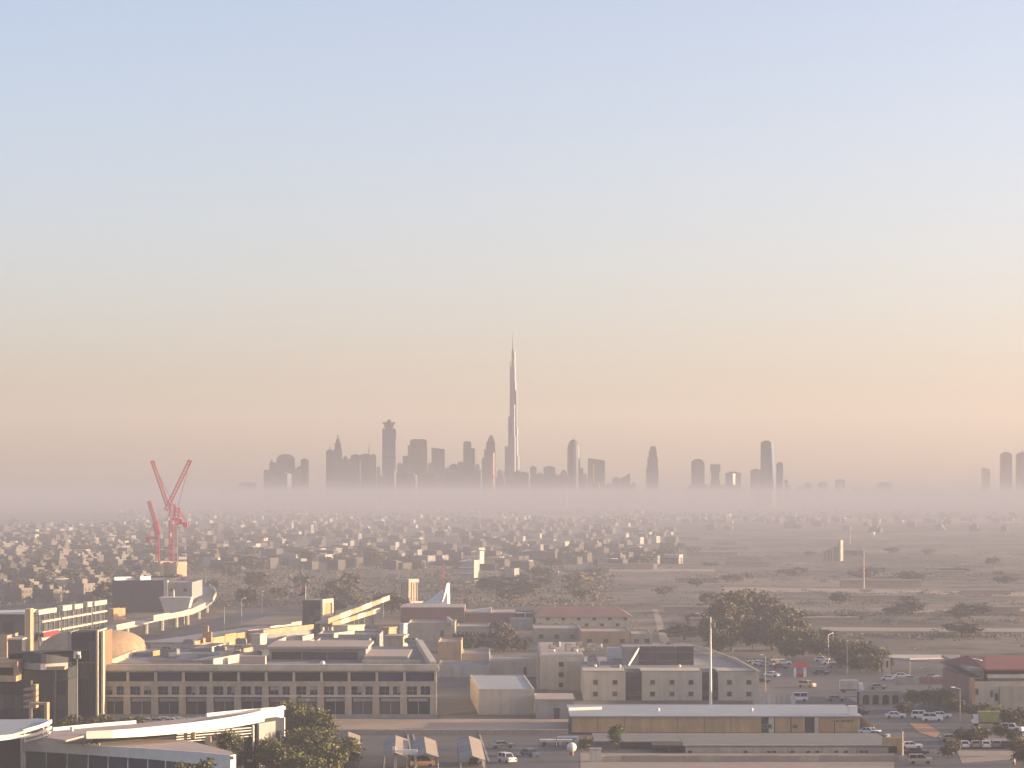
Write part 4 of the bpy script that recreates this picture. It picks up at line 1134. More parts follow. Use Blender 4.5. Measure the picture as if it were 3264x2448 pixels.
MB().path([(-.1, -.1), (-1.2, .0), (-2.4, -.2)], .06, [zf - 2.6, zf - 3.1, zf - 3.5], [zf - 1.72, zf - 2.2, zf - 2.9]).build('flag_black_band', 'black_cloth', fl)
MB().path([(-.05, .12), (-.7, .2), (-1.5, .1)], .06, [zf - 2.2, zf - 2.7, zf - 3.0], [zf - 1.5, zf - 2.0, zf - 2.6]).build('flag_white_band', 'white_cloth', fl)
MB().path([(-.05, .2), (-.6, .28), (-1.2, .2)], .06, [zf - 1.6, zf - 2.1, zf - 2.5], [zf - .8, zf - 1.2, zf - 1.8]).build('flag_green_band', 'green_cloth', fl)

# raised walkway
for lab, pa, pb, z, hh in (('upper and longer of the two raised walkways right of the dark glass tower', (1046, 1972), (1243, 1898), 8.6, 1.8), ('lower of the two raised walkways right of the dark glass tower', (1060, 1984), (1212, 1938), 7, 1.6)):
    a_, b_ = P(*pa, z), P(*pb, z)
    q = thing('raised_walkway', lab, 'walkway', (a_[0], a_[1], 0))
    for i in range(6):
        f0, f1 = i / 6, (i + .98) / 6
        MB().wall((a_[0] + (b_[0] - a_[0]) * f0, a_[1] + (b_[1] - a_[1]) * f0), (a_[0] + (b_[0] - a_[0]) * f1, a_[1] + (b_[1] - a_[1]) * f1), .4, z - hh, z + .15 * (i % 2)).build('parapet_panel', 'cream_wall' if i % 2 else 'tan_wall', q, world=True)
    MB().wall((a_[0] - .42, a_[1]), (b_[0] - .42, b_[1]), 4, z - hh, z - hh + .6).build('deck', 'concrete', q, world=True)
    for i in range(5):
        f_ = .05 + i * .22
        MB().box(a_[0] + (b_[0] - a_[0]) * f_ - 2.5, a_[0] + (b_[0] - a_[0]) * f_ - 1.2, a_[1] + (b_[1] - a_[1]) * f_, a_[1] + (b_[1] - a_[1]) * f_ + 1.5, 0, z - hh - .01).build('pier', 'concrete', q, world=True)

# capped vent tower
q = thing('vent_tower', 'squat tan tower with vertical fins and overhanging cap beyond the walkways', 'tower', (X(1302, 1250), 1250, 0), R(-42))
zv = Z(1856, 1250)
MB().box(-2.6, 2.6, -2.6, 2.6, 0, zv).build('shaft', 'tan_wall', q)
for k in range(4):
    for i in range(4):
        u = -2.4 + i * 1.6
        x0, y0 = [(u, -2.9), (2.605, u), (u, 2.605), (-2.9, u)][k]
        MB().box(x0, x0 + (.5 if k % 2 == 0 else .295), y0, y0 + (.295 if k % 2 == 0 else .5), 1.5, zv - .02).build('fin', 'cream_wall', q)
MB().box(-3.3, 3.3, -3.3, 3.3, zv + .002, Z(1845, 1250)).build('cap', 'cream_wall', q)
MB().box(-5.5, 4, -4, 5, 0, 2.6).build('base', 'cream_wall', q)
q = thing('tent_roof', 'white peaked membrane roof with sunlit sail and thin red mast', 'tent', (X(1412, 1150), 1150, 0))
Yt = 1150.0
def tx(px): return X(px, Yt) - X(1412, Yt)
n = 12
va, vb, vc = [], [], []
for i in range(n + 1):
    f_ = i / n
    x = tx(1288) + (tx(1426) - tx(1288)) * f_
    z = Z(1934, Yt) + (Z(1860, Yt) - Z(1934, Yt)) * f_ ** 2.2
    va.append((x, 8 + 2 * f_, z)); vb.append((x - 1.5 * (1 - f_), -2 - 6 * (1 - f_ * .8), Z(1938, Yt) + .8 * f_)); vc.append((x, 22, Z(1936, Yt) + 1))
fs = [(i, i + 1, n + 2 + i, n + 1 + i) for i in range(n)]
MB().add(va + vb, fs).build('membrane', 'white_cloth', q)
MB().add(va + vc, fs).build('membrane', 'white_cloth', q)
sv = []
for i in range(n + 1):
    f_ = i / n
    z = Z(1936, Yt) + (Z(1860, Yt) - Z(1936, Yt)) * f_
    sv += [(tx(1402) + (tx(1424) - tx(1402)) * f_ ** .7, -3 + 9 * f_, z), (tx(1434) - .3 * f_, 5 + 5 * f_, z)]
MB().add(sv, [(2 * i, 2 * i + 1, 2 * i + 3, 2 * i + 2) for i in range(n)]).build('sail', 'white_cloth', q)
MB().cyl(0, 8, 0, Z(1812, Yt), .35, .12, 8).build('mast', 'crane_red', q)
q = thing('red_brown_hall', 'long red brown hall under the white tent roof', 'building', (X(1277, 1055), 1055, 0))
Yo = 1055.0
MB().box(0, X(1480, Yo) - X(1277, Yo), 0, 30, 0, Z(1938, Yo)).build('wall', 'red_brown', q)
MB().box(-.3, X(1481, Yo) - X(1277, Yo), -.3, 30.3, Z(1938, Yo) + .002, Z(1935, Yo)).build('roof', 'roof_pink', q)
MB().box(.5, X(1478, Yo) - X(1277, Yo), -.2, -.005, .2, 2.5).build('window_band', 'dull_glass', q)
q = thing('red_brown_hall', 'lower red brown hall with a sunlit pitched canopy right of the tent roof', 'building', (X(1482, 1060), 1060, 0))
MB().box(0, X(1642, 1060) - X(1482, 1060), 0, 24, 0, Z(1955, 1060)).build('wall', 'red_brown', q)
MB().box(-.2, X(1643, 1060) - X(1482, 1060), -.2, 24.2, Z(1955, 1060) + .002, Z(1951, 1060)).build('roof', 'roof_pink', q)
zz = Z(1951, 1060)
MB().add([(.6, 1, zz), (9.5, 0, zz), (9.5, 0, zz + 1.5), (.6, 8, zz + .4), (9.5, 9, zz + 1.5)], [(0, 1, 2, 3), (3, 2, 4)]).build('canopy', 'white_paint', q)
MB().prism([(9.51, -.3), (9.9, -.6), (9.9, 9), (9.51, 9)], zz - .4, zz + 1.5).build('gable', 'white_paint', q)
for i, (p0, p1, pt, pb, wl, rf, lab) in enumerate((
        (1300, 1450, 1985, 2046, 'sandstone', 'roof_pink', 'pale flat roofed block below the red brown halls with a sunlit right edge'),
        (1395, 1470, 2046, 2128, 'tan_wall', 'sandstone', 'tan flat block behind the right end of the long building'),
        (1455, 1560, 1996, 2022, 'grey_wall', 'roof_pink', 'low grey block left of the dark red pavilion'),
        (1560, 1622, 2004, 2040, 'red_brown', 'red_brown', 'small dark red pavilion in the courtyard trees'),
        (1640, 1706, 1955, 2000, 'dark_wall', 'roof_grey', 'dark two storey block with pale corner post'),
        (1470, 1560, 2083, 2124, 'grey_wall', 'roof_grey', 'long grey shed in the courtyard by the plain box building'),
        (1560, 1716, 2106, 2158, 'cream_wall', 'roof_pink', 'cream flat block right behind the plain box building'),
        (1395, 1560, 2122, 2160, 'pale_wall', 'roof_grey', 'pale low block left behind the plain box building'))):
    t, w, h, Y = block('flat_block', lab, p0, p1, pt, pb, 26, wl, rf, .5)
    if i == 0: MB().wall((w - .2, -6), (w - 2.6, 26), .8, h - .5, h + .9).build('parapet', 'cream_wall', t)
    if i == 4: MB().box(w * .48, w * .55, -.3, -.01, 0, h + .6).build('corner_post', 'pale_wall', t)
    if i in (0, 6): MB().box(w * .7, w * .76, -.2, -.01, 0, h * .6).build('door', 'dark_metal', t)

# institutional block with long red roof
q = thing('long_red_roof_building', 'long pale building with a dull red hipped roof behind the square window building', 'building', (X(1708, 1040), 1040, 0))
Yq = 1040.0
w = X(2010, Yq) - X(1708, Yq)
MB().box(0, w, 0, 24, 0, Z(1968, Yq)).build('wall', 'cream_wall', q)
zq = Z(1966, Yq)
b0 = [(-.8, -.8), (w + .8, -.8), (w + .8, 25), (-.8, 25)]
MB().prism(b0, zq, zq + 3.4, top=[(3, 11), (w - 5, 11), (w - 5, 13), (3, 13)]).build('roof', 'red_brown', q)
MB().box(-.2, w + .2, -.5, -.005, Z(1972, Yq) + .5, zq - .05).build('fascia', 'pale_wall', q)
for i in range(12):
    window(q, 1.6 + i * (w - 3) / 11.2, -.001, 3.4 if i % 2 else 1.2, 1.5, 1.3, glass='dull_glass', frame='sandstone')
MB().box(-9.5, -.9, 4, 22, 0, zq - 1).build('side_block', 'grey_wall', q)
for i, (p0, p1, pt, pb, lab) in enumerate(((1700, 1850, 2002, 2048, 'low sandy terrace, left half, below the long red roof'), (1853, 2010, 2012, 2062, 'low sandy terrace, middle part, below the long red roof'), (2012, 2080, 2020, 2062, 'low sandy terrace end beside the dirt track'))):
    block('terrace_block', lab, p0, p1, pt, pb, 30, 'sandstone' if i != 1 else 'tan_wall', 'roof_pink', .4, wins=5)

# office wing with sunlit balconies at the far left
q = thing('balcony_office', 'long office block with three rows of sunlit balcony fronts at the left', 'building', (*P(112, 1950, 12.6), 0))
a_, b_ = P(112, 1950, 12.6), P(332, 1916, 12.6)
d = Vector((b_[0] - a_[0], b_[1] - a_[1]))
L = d.length
ang = math.atan2(d.y, d.x)
q.rotation_euler = (0, 0, ang)
MB().box(0, L, .8, 26, 0, 11.8).build('wall', 'dark_wall', q)
for lv, (z0, z1) in enumerate(((8.9, 9.5), (5.4, 6.0))):
    for k, (f0, f1) in enumerate(((.05, .3), (.32, .75), (.77, .995))):
        MB().box(L * f0, L * f1, -1.2, .79, z0, z1).build('balcony_slab', 'cream_wall', q)
for k, (f0, f1) in enumerate(((.0, .24), (.33, .46), (.5, .62), (.69, .76), (.8, .99))):
    MB().box(L * f0, L * f1, -1.2, .79, 11.6, 13.1 + .2 * (k % 2)).build('parapet_box', 'cream_wall', q)
for i in range(15):
    MB().box(L * (i + .4) / 15 - .25, L * (i + .4) / 15 + .25, -.9, -.4, 0 + .01, 11.59).build('column', 'grey_metal', q)
    for z0 in (6.05, 9.55):
        MB().box(L * i / 15 + .3, L * (i + 1) / 15 - .3, .5, .79, z0 + .1, z0 + 1.9).build('window', ('grey_glass', 'glass', 'dull_glass')[i % 3], q)
MB().box(0, L * .6, -2.2, -.95, 3.4, 4.4).build('canopy', 'cream_wall', q)
MB().box(1, L * .22, -2.5, -2.21, 4.3, 5.9).build('sign', 'red_paint', q)
q = thing('fin_tower', 'plain sunlit tan slab standing left of the balcony office', 'wall tower', (X(90, 870), 870, 0))
MB().box(-.8, .8, -1, 5, 0, Z(1942, 870)).build('slab', 'tan_wall', q)
MB().box(-.9, .9, -1.1, 5.1, Z(1942, 870) + .002, Z(1940, 870)).build('coping', 'cream_wall', q)
q = thing('dark_glass_block', 'plain dark glass block at the left edge beside the tan slab', 'building', (X(-60, 880), 880, 0))
w = X(78, 880) - X(-60, 880)
MB().box(0, w, .2, 20, 0, Z(1958, 880)).build('wall', 'dark_wall', q)
for i in range(4):
    for j in range(3):
        MB().box(i * w / 4 + .1, (i + 1) * w / 4 - .1, .05, .19, .5 + j * 3.3, 3.6 + j * 3.3).build('glass_panel', ('glass', 'grey_glass')[(i + j) % 2], q)
MB().prism([(-.3, -.2), (w + .3, -.2), (w + .3, 20.2), (-.3, 20.2)], Z(1958, 880) + .01, [Z(1955, 880), Z(1950, 880), Z(1950, 880), Z(1955, 880)]).build('roof', 'white_paint', q)
t, w, h, Y = block('stepped_block', 'low tan stepped block at the left edge below the dark glass block', -60, 22, 2026, 2098, 20, 'tan_wall', 'roof_pink', .6)
MB().box(w + .02, w + 4.2, 2, 16, 0, h - 1.4).build('side_block', 'dark_wall', t)
MB().box(w - .2, w + 4.6, 1, 17, h - 1.39, h - .9).build('side_roof', 'cream_wall', t)

# curved elevated track
q = thing('curved_ramp', 'curved elevated road with sunlit parapet sweeping past the grey blocks', 'bridge', (*P(500, 1962, 6), 0))
cp = [(372, 1992), (430, 1980), (490, 1965), (540, 1956), (585, 1948), (620, 1940), (655, 1924), (680, 1906), (690, 1888), (684, 1872), (668, 1860)]
cw = [P(px, py, 6.2) for px, py in cp]
for i in range(len(cw) - 1):
    if i in (1, 6): continue
    MB().wall(cw[i], cw[i + 1], .4, 4.6, 6.2 + .2 * (i % 3)).build('parapet_panel', 'cream_wall', q, world=True)
MB().path([(x - .45, y + .1) for x, y in cw], 7, 4.1, 4.58).build('deck', 'concrete', q, world=True)
for i, (x, y) in enumerate(cw):
    MB().cyl(x - 3, y + 1, 0, 4.09, .9, .9, 8).build('pier', 'concrete', q, world=True)
t, w, h, Y = block('dark_block', 'large dull blue grey block with a sunlit roof edge left of the cranes', 358, 522, 1850, 1952, 60, 'dark_wall', 'roof_grey', .6)
MB().prism([(1, -.5), (w * .42, 8), (w * .42, 9), (1, .6)], h + .01, h + 1.4).build('roof_edge', 'white_paint', t)
MB().prism([(w * .52, 4), (w * .68, 10), (w * .68, 11), (w * .52, 5)], h + .01, h + 1.5).build('roof_edge', 'white_paint', t)
MB().box(w * .42 + .02, w * .52, 6, 14, h - .3, h + 1.9).build('roof_house', 'sandstone', t)
t, w, h, Y = block('grey_block', 'grey slab block with pale roof directly under the cranes', 524, 612, 1856, 1950, 40, 'grey_wall', 'roof_pink', .6, wins=4)
MB().box(-1, w * .12, -1, 3, 0, h + .8).build('stair_shaft', 'pale_wall', t)
q = thing('pale_funnel_canopy', 'pale grey tapering canopy block in front of the grey slab block', 'canopy', (X(560, 1080), 1080, 0))
w = 100 * 1080 / F
MB().prism([(-w * .33, 0), (w * .36, 0), (w * .36, 8), (-w * .33, 8)], 4.2, Z(1904, 1080), top=[(-w * .52, -1), (w * .5, -1), (w * .5, 9), (-w * .52, 9)]).build('canopy', 'pale_wall', q)
MB().box(-3, 3, 1, 6, 0, 4.19).build('pier', 'concrete', q)
MB().cyl(-1, 2, Z(1904, 1080), Z(1882, 1080), .3, .3, 6).build('vent_pipe', 'white_paint', q)
block('low_tan_building', 'long low tan building left of the big blue grey block', 296, 364, 1866, 1900, 16, 'cream_wall', 'roof_pink', .6, rot=R(-20), wins=4)
t, w, h, Y = block('tan_block', 'tan block with stepped sunlit bays above the balcony office', 156, 212, 1846, 1890, 18, 'cream_wall', 'roof_pink', .6, rot=R(-25), wins=4)
MB().box(w * .2, w * .9, -4, -.02, 0, h * .55).build('front_bay', 'cream_wall', t)
t, w, h, Y = block('tan_block', 'blocky tan building at the right end of the balcony office', 345, 364, 1940, 1975, 10, 'orange_wall', 'roof_pink', .5, rot=R(-20))
for lab, p0, p1, pt, pb in (('white stepped building with sunlit terraces in the haze right of the tent mast, upper', 1500, 1530, 1757, 1800), ('white stepped building with sunlit terraces in the haze right of the tent mast, lower', 1468, 1512, 1786, 1858), ('dull block in the haze between the tent mast and the dark trees', 1590, 1640, 1812, 1856), ('dark square block alone in the haze above the flag', 965, 992, 1672, 1700), ('pair of dark cubes in the haze above the tent roof', 1200, 1262, 1728, 1760), ('dark cube in the haze left of the tent mast', 1292, 1332, 1752, 1788), ('dark low block standing alone in the haze above the walkway', 1068, 1118, 1724, 1748)):
    t, w, h, Y = block('hazy_block', lab, p0, p1, pt, pb, 14, 'pale_wall' if 'white' in lab else 'grey_wall', 'roof_pink', .6, rot=R(-12))
    if 'white' in lab:
        for k in range(3): MB().box(-.6, w + .6, -1.6, -.01, h - .8 - k * 3.4, h - .2 - k * 3.4).build('terrace', 'white_paint', t)
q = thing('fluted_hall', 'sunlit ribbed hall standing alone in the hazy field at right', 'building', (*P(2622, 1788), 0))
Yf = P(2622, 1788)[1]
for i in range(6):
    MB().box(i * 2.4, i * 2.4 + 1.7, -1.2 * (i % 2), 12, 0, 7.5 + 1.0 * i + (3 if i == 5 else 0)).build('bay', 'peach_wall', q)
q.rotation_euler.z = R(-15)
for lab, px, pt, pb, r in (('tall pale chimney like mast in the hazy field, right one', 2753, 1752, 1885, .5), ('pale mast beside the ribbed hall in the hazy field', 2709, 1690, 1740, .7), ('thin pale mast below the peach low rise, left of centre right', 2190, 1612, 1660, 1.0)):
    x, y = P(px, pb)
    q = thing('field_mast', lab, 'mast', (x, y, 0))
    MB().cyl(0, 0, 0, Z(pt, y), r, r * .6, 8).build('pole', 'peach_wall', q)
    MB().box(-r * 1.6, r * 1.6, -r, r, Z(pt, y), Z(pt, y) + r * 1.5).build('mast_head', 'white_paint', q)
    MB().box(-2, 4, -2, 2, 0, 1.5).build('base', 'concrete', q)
for lab, px, py, r in (('glowing white tank catching the sun in the hazy field at right', 2782, 1708, 2.6), ('small peach tank catching the sun beside the tall field mast', 2824, 1862, 1.3), ('bright white tank above the dark tree clump', 2223, 1967, .9)):
    x, y = P(px, py + 6)
    q = thing('water_tank', lab, 'tank', (x, y, 0))
    MB().lathe(0, 0, [(r, r * 1.2), (r * 1.05, r * 1.8), (r * .9, r * 2.4), (r * .3, r * 2.7)], 14).build('tank', 'white_paint', q)
    MB().cyl(0, 0, 0, r * 1.19, r * .5, r * .5, 10).build('stand', 'concrete', q)

# ------------------------------------------------------------------ cranes and the tower cores they build
def lattice(m, a, b, w, n, r):
    a, b = Vector(a), Vector(b)
    d = (b - a).normalized()
    u = d.cross(Vector((0, 1, 0))).normalized() if abs(d.y) < .9 else Vector((1, 0, 0))
    v = d.cross(u).normalized()
    cs = [(u + v) * w / 2, (u - v) * w / 2, (-u - v) * w / 2, (-u + v) * w / 2]
    for c in cs: m.bar(a + c, b + c, r)
    for i in range(n):
        p, q_ = a.lerp(b, i / n), a.lerp(b, (i + 1) / n)
        for k in range(4):
            m.bar(p + cs[k], q_ + cs[(k + 1) % 4], r * .6)
YK = 1700.0
def kx(px, px0): return (px - px0) * YK / F
def crane(label, base, zbase, mast_top, foot, tip, cab_side, Yoff=0, mast_mat='crane_red', head=None):
    t = thing('tower_crane', label, 'crane', (X(base, YK + Yoff), YK + Yoff, 0))
    zm = Z(mast_top, YK)
    m = MB(); lattice(m, (0, 0, zbase), (0, 0, zm), 2.0, 16, .22)
    m.build('mast', mast_mat, t)
    MB().box(-2.3, 2.3, -1.6, 1.6, zm + .01, zm + 1.0).build('slewing_ring', 'crane_counterweight', t)
    m = MB()
    fx, fz = kx(foot[0], base), Z(foot[1], YK)
    lattice(m, (fx, 0, fz), (kx(tip[0], base), 0, Z(tip[1], YK)), 1.9, 16, .22)
    m.build('jib', 'crane_red', t)
    s_ = cab_side
    m = MB(); lattice(m, (0, 0, zm + 1.02), (s_ * 1.2, 0, zm + 10.5), 2.6, 5, .24)
    m.bar((s_ * 1.2, -.8, zm + 10.5), (s_ * 6, -.6, zm + 2.2), .13).bar((s_ * 1.2, .8, zm + 10.5), (s_ * 6, .6, zm + 2.2), .13)
    m.build('a_frame', 'crane_red', t)
    MB().box(min(s_ * 2.31, s_ * 7), max(s_ * 2.31, s_ * 7), -1.4, 1.4, zm + .2, zm + 1.2).build('counter_jib', 'crane_red', t)
    MB().box(min(s_ * 4.6, s_ * 7.2), max(s_ * 4.6, s_ * 7.2), -1.5, 1.5, zm - 1.6, zm + .19).build('counterweight', 'crane_counterweight', t)
    MB().box(min(-s_ * 2.9, -s_ * .9), max(-s_ * 2.9, -s_ * .9), -2.9, -1.62, zm + .1, zm + 2.4).build('cab', 'white_paint', t)
    m = MB()
    for k in (-.5, .5): m.bar((s_ * 1.2, k, zm + 10.5), (kx(tip[0], base), k, Z(tip[1], YK)), .07)
    m.build('pendant_cable', 'dark_metal', t)
    return t
crane('red luffing crane with its jib raised to the upper right', 560, 6, 1672, (528, 1628), (607, 1466), 1, 0, 'peach_wall')
crane('red luffing crane with its jib raised to the upper left', 545, 6, 1662, (534, 1612), (484, 1466), 1, 34)
crane('lowest red crane with a dark jib leaning left', 502, 6, 1722, (508, 1712), (474, 1598), -1, 60)
for lab, p0, p1, pt, pm in (('unfinished sunlit concrete core at the foot of the right crane', 536, 586, 1792, 1832), ('unfinished sunlit concrete core at the foot of the left crane', 490, 534, 1790, 1812)):
    q = thing('concrete_core', lab, 'building', (X((p0 + p1) / 2, YK + 12), YK + 12, 0), R(-30))
    w = (p1 - p0) * YK / F * .78
    zt_ = Z(pt, YK)
    MB().box(-w / 2, w / 2, -4, 6, 0, zt_ - 3).build('core', 'raw_concrete', q)
    for i in range(3): MB().box(-w / 2 + i * w / 3 + .2, -w / 2 + (i + 1) * w / 3 - .2, -4.6, 6.4, zt_ - 2.99, zt_ - 1.2 * (i % 2)).build('shutter_panel', 'raw_concrete', q)
    for i in range(4): MB().cyl(-w / 2 + .4 + i * (w - .8) / 3, -3.5, zt_ - 1.3, zt_ + 2.2, .12, .12, 5).build('starter_bar', 'dark_metal', q)

# ------------------------------------------------------------------ villas, trees and low scrub receding into the haze
def house_mesh(k):
    g = random.Random(k)
    m = MB()
    w, d, h = g.uniform(10, 17), g.uniform(9, 15), g.uniform(5.5, 9)
    m.mat(0)
    m.box(-w / 2, w / 2, -d / 2, d / 2, 0, h)
    m.mat(1).box(-w / 2 + .35, w / 2 - .35, -d / 2 + .35, d / 2 - .35, h + .002, h + .06)
    m.mat(0).ring([(-w / 2, -d / 2), (w / 2, -d / 2), (w / 2, d / 2), (-w / 2, d / 2)], .35, h + .003, h + .9)
    m.box(-w * .1, w * .35, -d * .1, d * .3, h + .07, h + 3)
    m.box(w / 2 + .02, w / 2 + g.uniform(3, 6), -d * .3, d * .35, 0, h * .55)
    m.mat(2)
    for i in range(3):
        for j in range(2):
            x = -w / 2 + w * (i + .5) / 3
            m.box(x - .8, x + .8, -d / 2 - .06, -d / 2 - .005, 1 + j * h / 2, 2.6 + j * h / 2)
    return m.mesh('villa', ['villa_wall', 'roof_pink', 'dull_glass'])
HM = [house_mesh(k) for k in range(8)]
def villas(n, region, label, group, smin=.8, smax=1.25, seed=3, names='villa'):
    g = random.Random(seed)
    k = 0
    placed = []
    while k < n:
        px, py = region(g)
        x, y = P(px, py)
        s_ = g.uniform(smin, smax)
        if any((x - a) ** 2 + (y - b) ** 2 < (17 * max(s_, c)) ** 2 for a, b, c in placed): continue
        placed.append((x, y, s_))
        o = link(names, HM[g.randrange(8)], None, (x, y, 0), g.choice((0, 1.57)) + R(-20) + g.uniform(-.25, .25))
        o.scale = (s_, s_, s_ * g.uniform(.8, 1.15))
        tag(o, label, 'villa', group)
        k += 1
pw = lambda g, a, b: 1640 + (b - 1640) * g.random() ** a
VL = 'flat roofed pale villa in the crowded hazy suburb left of the cranes'
g = random.Random(3)
ca_, sa_ = math.cos(R(-20)), math.sin(R(-20))
cells = []
for iu in range(-60, 90):
    for iv in range(0, 160):
        u, v = iu * 25 + (iu // 2) * 9, 1200 + iv * 21 + (iv // 2) * 12
        x, y = u * ca_ - (v - 1200) * sa_, 1200 + u * sa_ + (v - 1200) * ca_
        if y < 1290: continue
        px, py = CX + x * F / y, H0 + HC * F / y
        if -40 < px < 480 + max(0, (1800 - py)) * .1 and 1655 < py < 1924:
            cells.append((y, x + g.uniform(-2, 2), y + g.uniform(-2, 2)))
cells.sort()
near_cells = [c for c in cells if g.random() < .66][:150]
used = set(c[0] for c in near_cells)
for y0, x, y in near_cells:
    o = link('villa', HM[g.randrange(8)], None, (x, y, 0), g.choice((0, 1.5708)) + R(-20) + g.uniform(-.06, .06))
    s_ = g.uniform(.55, .85)
    o.scale = (s_, s_, s_ * g.uniform(.7, 1.15))
    tag(o, VL, 'villa', 'villas left of the cranes')
villas(60, lambda g: (g.uniform(400, 1200), g.uniform(1640, 1720)), 'flat roofed pale villa far off in the haze between the cranes and the tall spire', 'villas far behind the highway', .5, .9, seed=4)
villas(40, lambda g: (g.uniform(1150, 2000), g.uniform(1650, 1800)), 'low building lost in the haze beyond the tent roof and the square window building', 'low buildings in the central haze', .5, .9, seed=5)
villas(30, lambda g: (g.uniform(1900, 3280), g.uniform(1640, 1700)), 'low building at the far edge of the hazy field on the right', 'low buildings beyond the field', .6, 1.2, seed=6)

TK = []
for k in range(6):
    cb = MB(); leaf_cloud(cb, (0, 0, 5.2), (4.2, 4.2, 3.6), 26, 22, .75, 40 + k)
    TK.append((MB().cyl(0, 0, 0, 3.4, .3, .2, 6).mesh('trunk', 'bark'), cb.mesh('crown', 'leaf_far')))
def far_trees(n, region, label, group, smin, smax, seed, flat=1.0):
    g = random.Random(seed)
    for i in range(n):
        x, y = P(*region(g))
        k = g.randrange(6)
        o = thing('tree', label, 'tree', (x, y, 0), g.uniform(0, 6.28), group)
        link('trunk', TK[k][0], o); link('crown', TK[k][1], o)
        s_ = g.uniform(smin, smax)
        o.scale = (s_ * g.uniform(.9, 1.6) / flat, s_ * g.uniform(.9, 1.4), s_ * g.uniform(.7, 1.1) * flat)
far_trees(95, lambda g: (g.uniform(-20, 640), g.uniform(1660, 1930)), 'dark tree among the crowded villas left of the cranes', 'trees among the villas', .6, 1.2, 1)
far_trees(42, lambda g: (lambda v: (g.uniform(620 + (v - 1700) * .2, 1280), v))(g.uniform(1690, 1960)), 'dark tree in the hollow beside the highway between cranes and tent roof', 'trees beside the highway', .7, 1.4, 2)
far_trees(34, lambda g: (g.uniform(1560, 2240), g.uniform(1750, 1925)), 'dark tree in the haze behind the long red roof', 'trees behind the red roof', .7, 1.4, 3, .75)
def rows(g):
    b = g.choice((1770, 1800, 1835, 1835, 1850, 1895, 1925, 1958, 1958, 1985, 2030))
    return (g.uniform(2180, 3280), b + g.gauss(0, 4))
# the many villas past counting that only show as flecks in the haze
mb = MB()
far = [(x, y) for y0, x, y in cells if y0 not in used and g.random() < .4]
for i in range(900):
    px, py = g.uniform(380, 2150), 1628 + 190 * g.random() ** 1.8
    far.append(P(px, py))
for i in range(260):
    far.append(P(g.uniform(1900, 3290), g.uniform(1630, 1668)))
for x, y in far:
    w, d, h = g.uniform(3.5, 7), g.uniform(3.5, 7), g.uniform(3.5, 7.5)
    a = R(-20) + g.uniform(-.1, .1)
    c_, s_ = math.cos(a), math.sin(a)
    mb.mat(g.choice((0, 0, 0, 0, 0, 0, 0, 0, 1, 2))).prism([(x + u * w * c_ - v * d * s_, y + u * w * s_ + v * d * c_) for u, v in ((-1, -1), (1, -1), (1, 1), (-1, 1))], 0, h)
o = mb.build('far_villas', ['villa_wall', 'pale_wall', 'roof_grey'], kind='stuff')
o['label'] = 'countless tiny villas showing as flecks far off in the haze'
g = random.Random(31)
SHED = None
for i, py in enumerate((1722, 1738, 1752, 1768, 1771, 1790, 1803, 1812, 1826, 1838, 1849, 1856, 1872, 1896, 1912, 1931, 1958, 1961, 1986, 1990, 1745, 1760, 1780, 1795, 1815, 1834)):
    px = g.uniform(1480, 2150) if i > 19 else g.uniform(2180, 3150)
    x, y = P(px, py)
    if SHED is None:
        SHED = thing('long_shed', '', 'shed', (0, 0, 0))
        MB().box(-10, 10, 0, 5, 0, 2.6).build('wall', 'paving', SHED)
        MB().box(-10.3, 10.3, -.4, 5.4, 2.601, 2.9).build('roof', 'roof_pink', SHED)
        MB().box(-10.02, 10.02, -2.6, -2.3, 0, 1.3).build('yard_wall', 'sand', SHED)
        o = SHED
    else: o = copy_tree(SHED)
    o.location = (x, y, 0); o.rotation_euler.z = g.uniform(-.12, .08)
    o.scale = (g.uniform(.7, 2.2), 1, g.uniform(.7, 1.4))
    tag(o, 'long low walled shed lying across the hazy field right of the tent roof', 'shed', 'long sheds across the hazy field')
far_trees(36, rows, 'dark tree in the broken tree lines across the hazy field', 'trees in the field lines', .6, 1.15, 4, .62)
# low scrub in the fields, past counting
def scrub(name, label, n, region, smin, smax, seed, m='leaf_far'):
    g = np.random.default_rng(seed)
    rg = random.Random(seed)
    V, Fc = [], []
    for i in range(n):
        x, y = P(*region(rg))
        s_ = rg.uniform(smin, smax)
        for k in range(22):
            c = np.array([x, y, s_ * .4]) + g.normal(size=3) * s_ * np.array([1.2, .7, .25])
            a = g.normal(size=3); a /= np.linalg.norm(a); b = np.cross(a, g.normal(size=3)); b /= np.linalg.norm(b)
            a *= s_ * .3; b *= s_ * .22
            n0 = len(V)
            V += [tuple(c - a), tuple(c + b), tuple(c + a), tuple(c - b)]; Fc.append((n0, n0 + 1, n0 + 2, n0 + 3))
    me = bpy.data.meshes.new(name); me.from_pydata(V, [], Fc); me.materials.append(M[m])
    o = link(name, me, kind='stuff'); o['label'] = label
def field(g):
    if g.random() < .82:
        return rows(g)[0], rows(g)[1] + g.gauss(0, 3)
    return g.uniform(1450, 3290), 1660 + 420 * g.random() ** .9
scrub('scrub', 'low dry scrub scattered over the hazy fields on the right', 1500, field, .6, 1.5, 11, 'leaf_far')
scrub('undergrowth', 'low bushes between the villas and along the highway on the left', 2800, lambda g: (g.uniform(-30, 1950), 1640 + 300 * g.random()), .8, 2.6, 12, 'leaf_far')

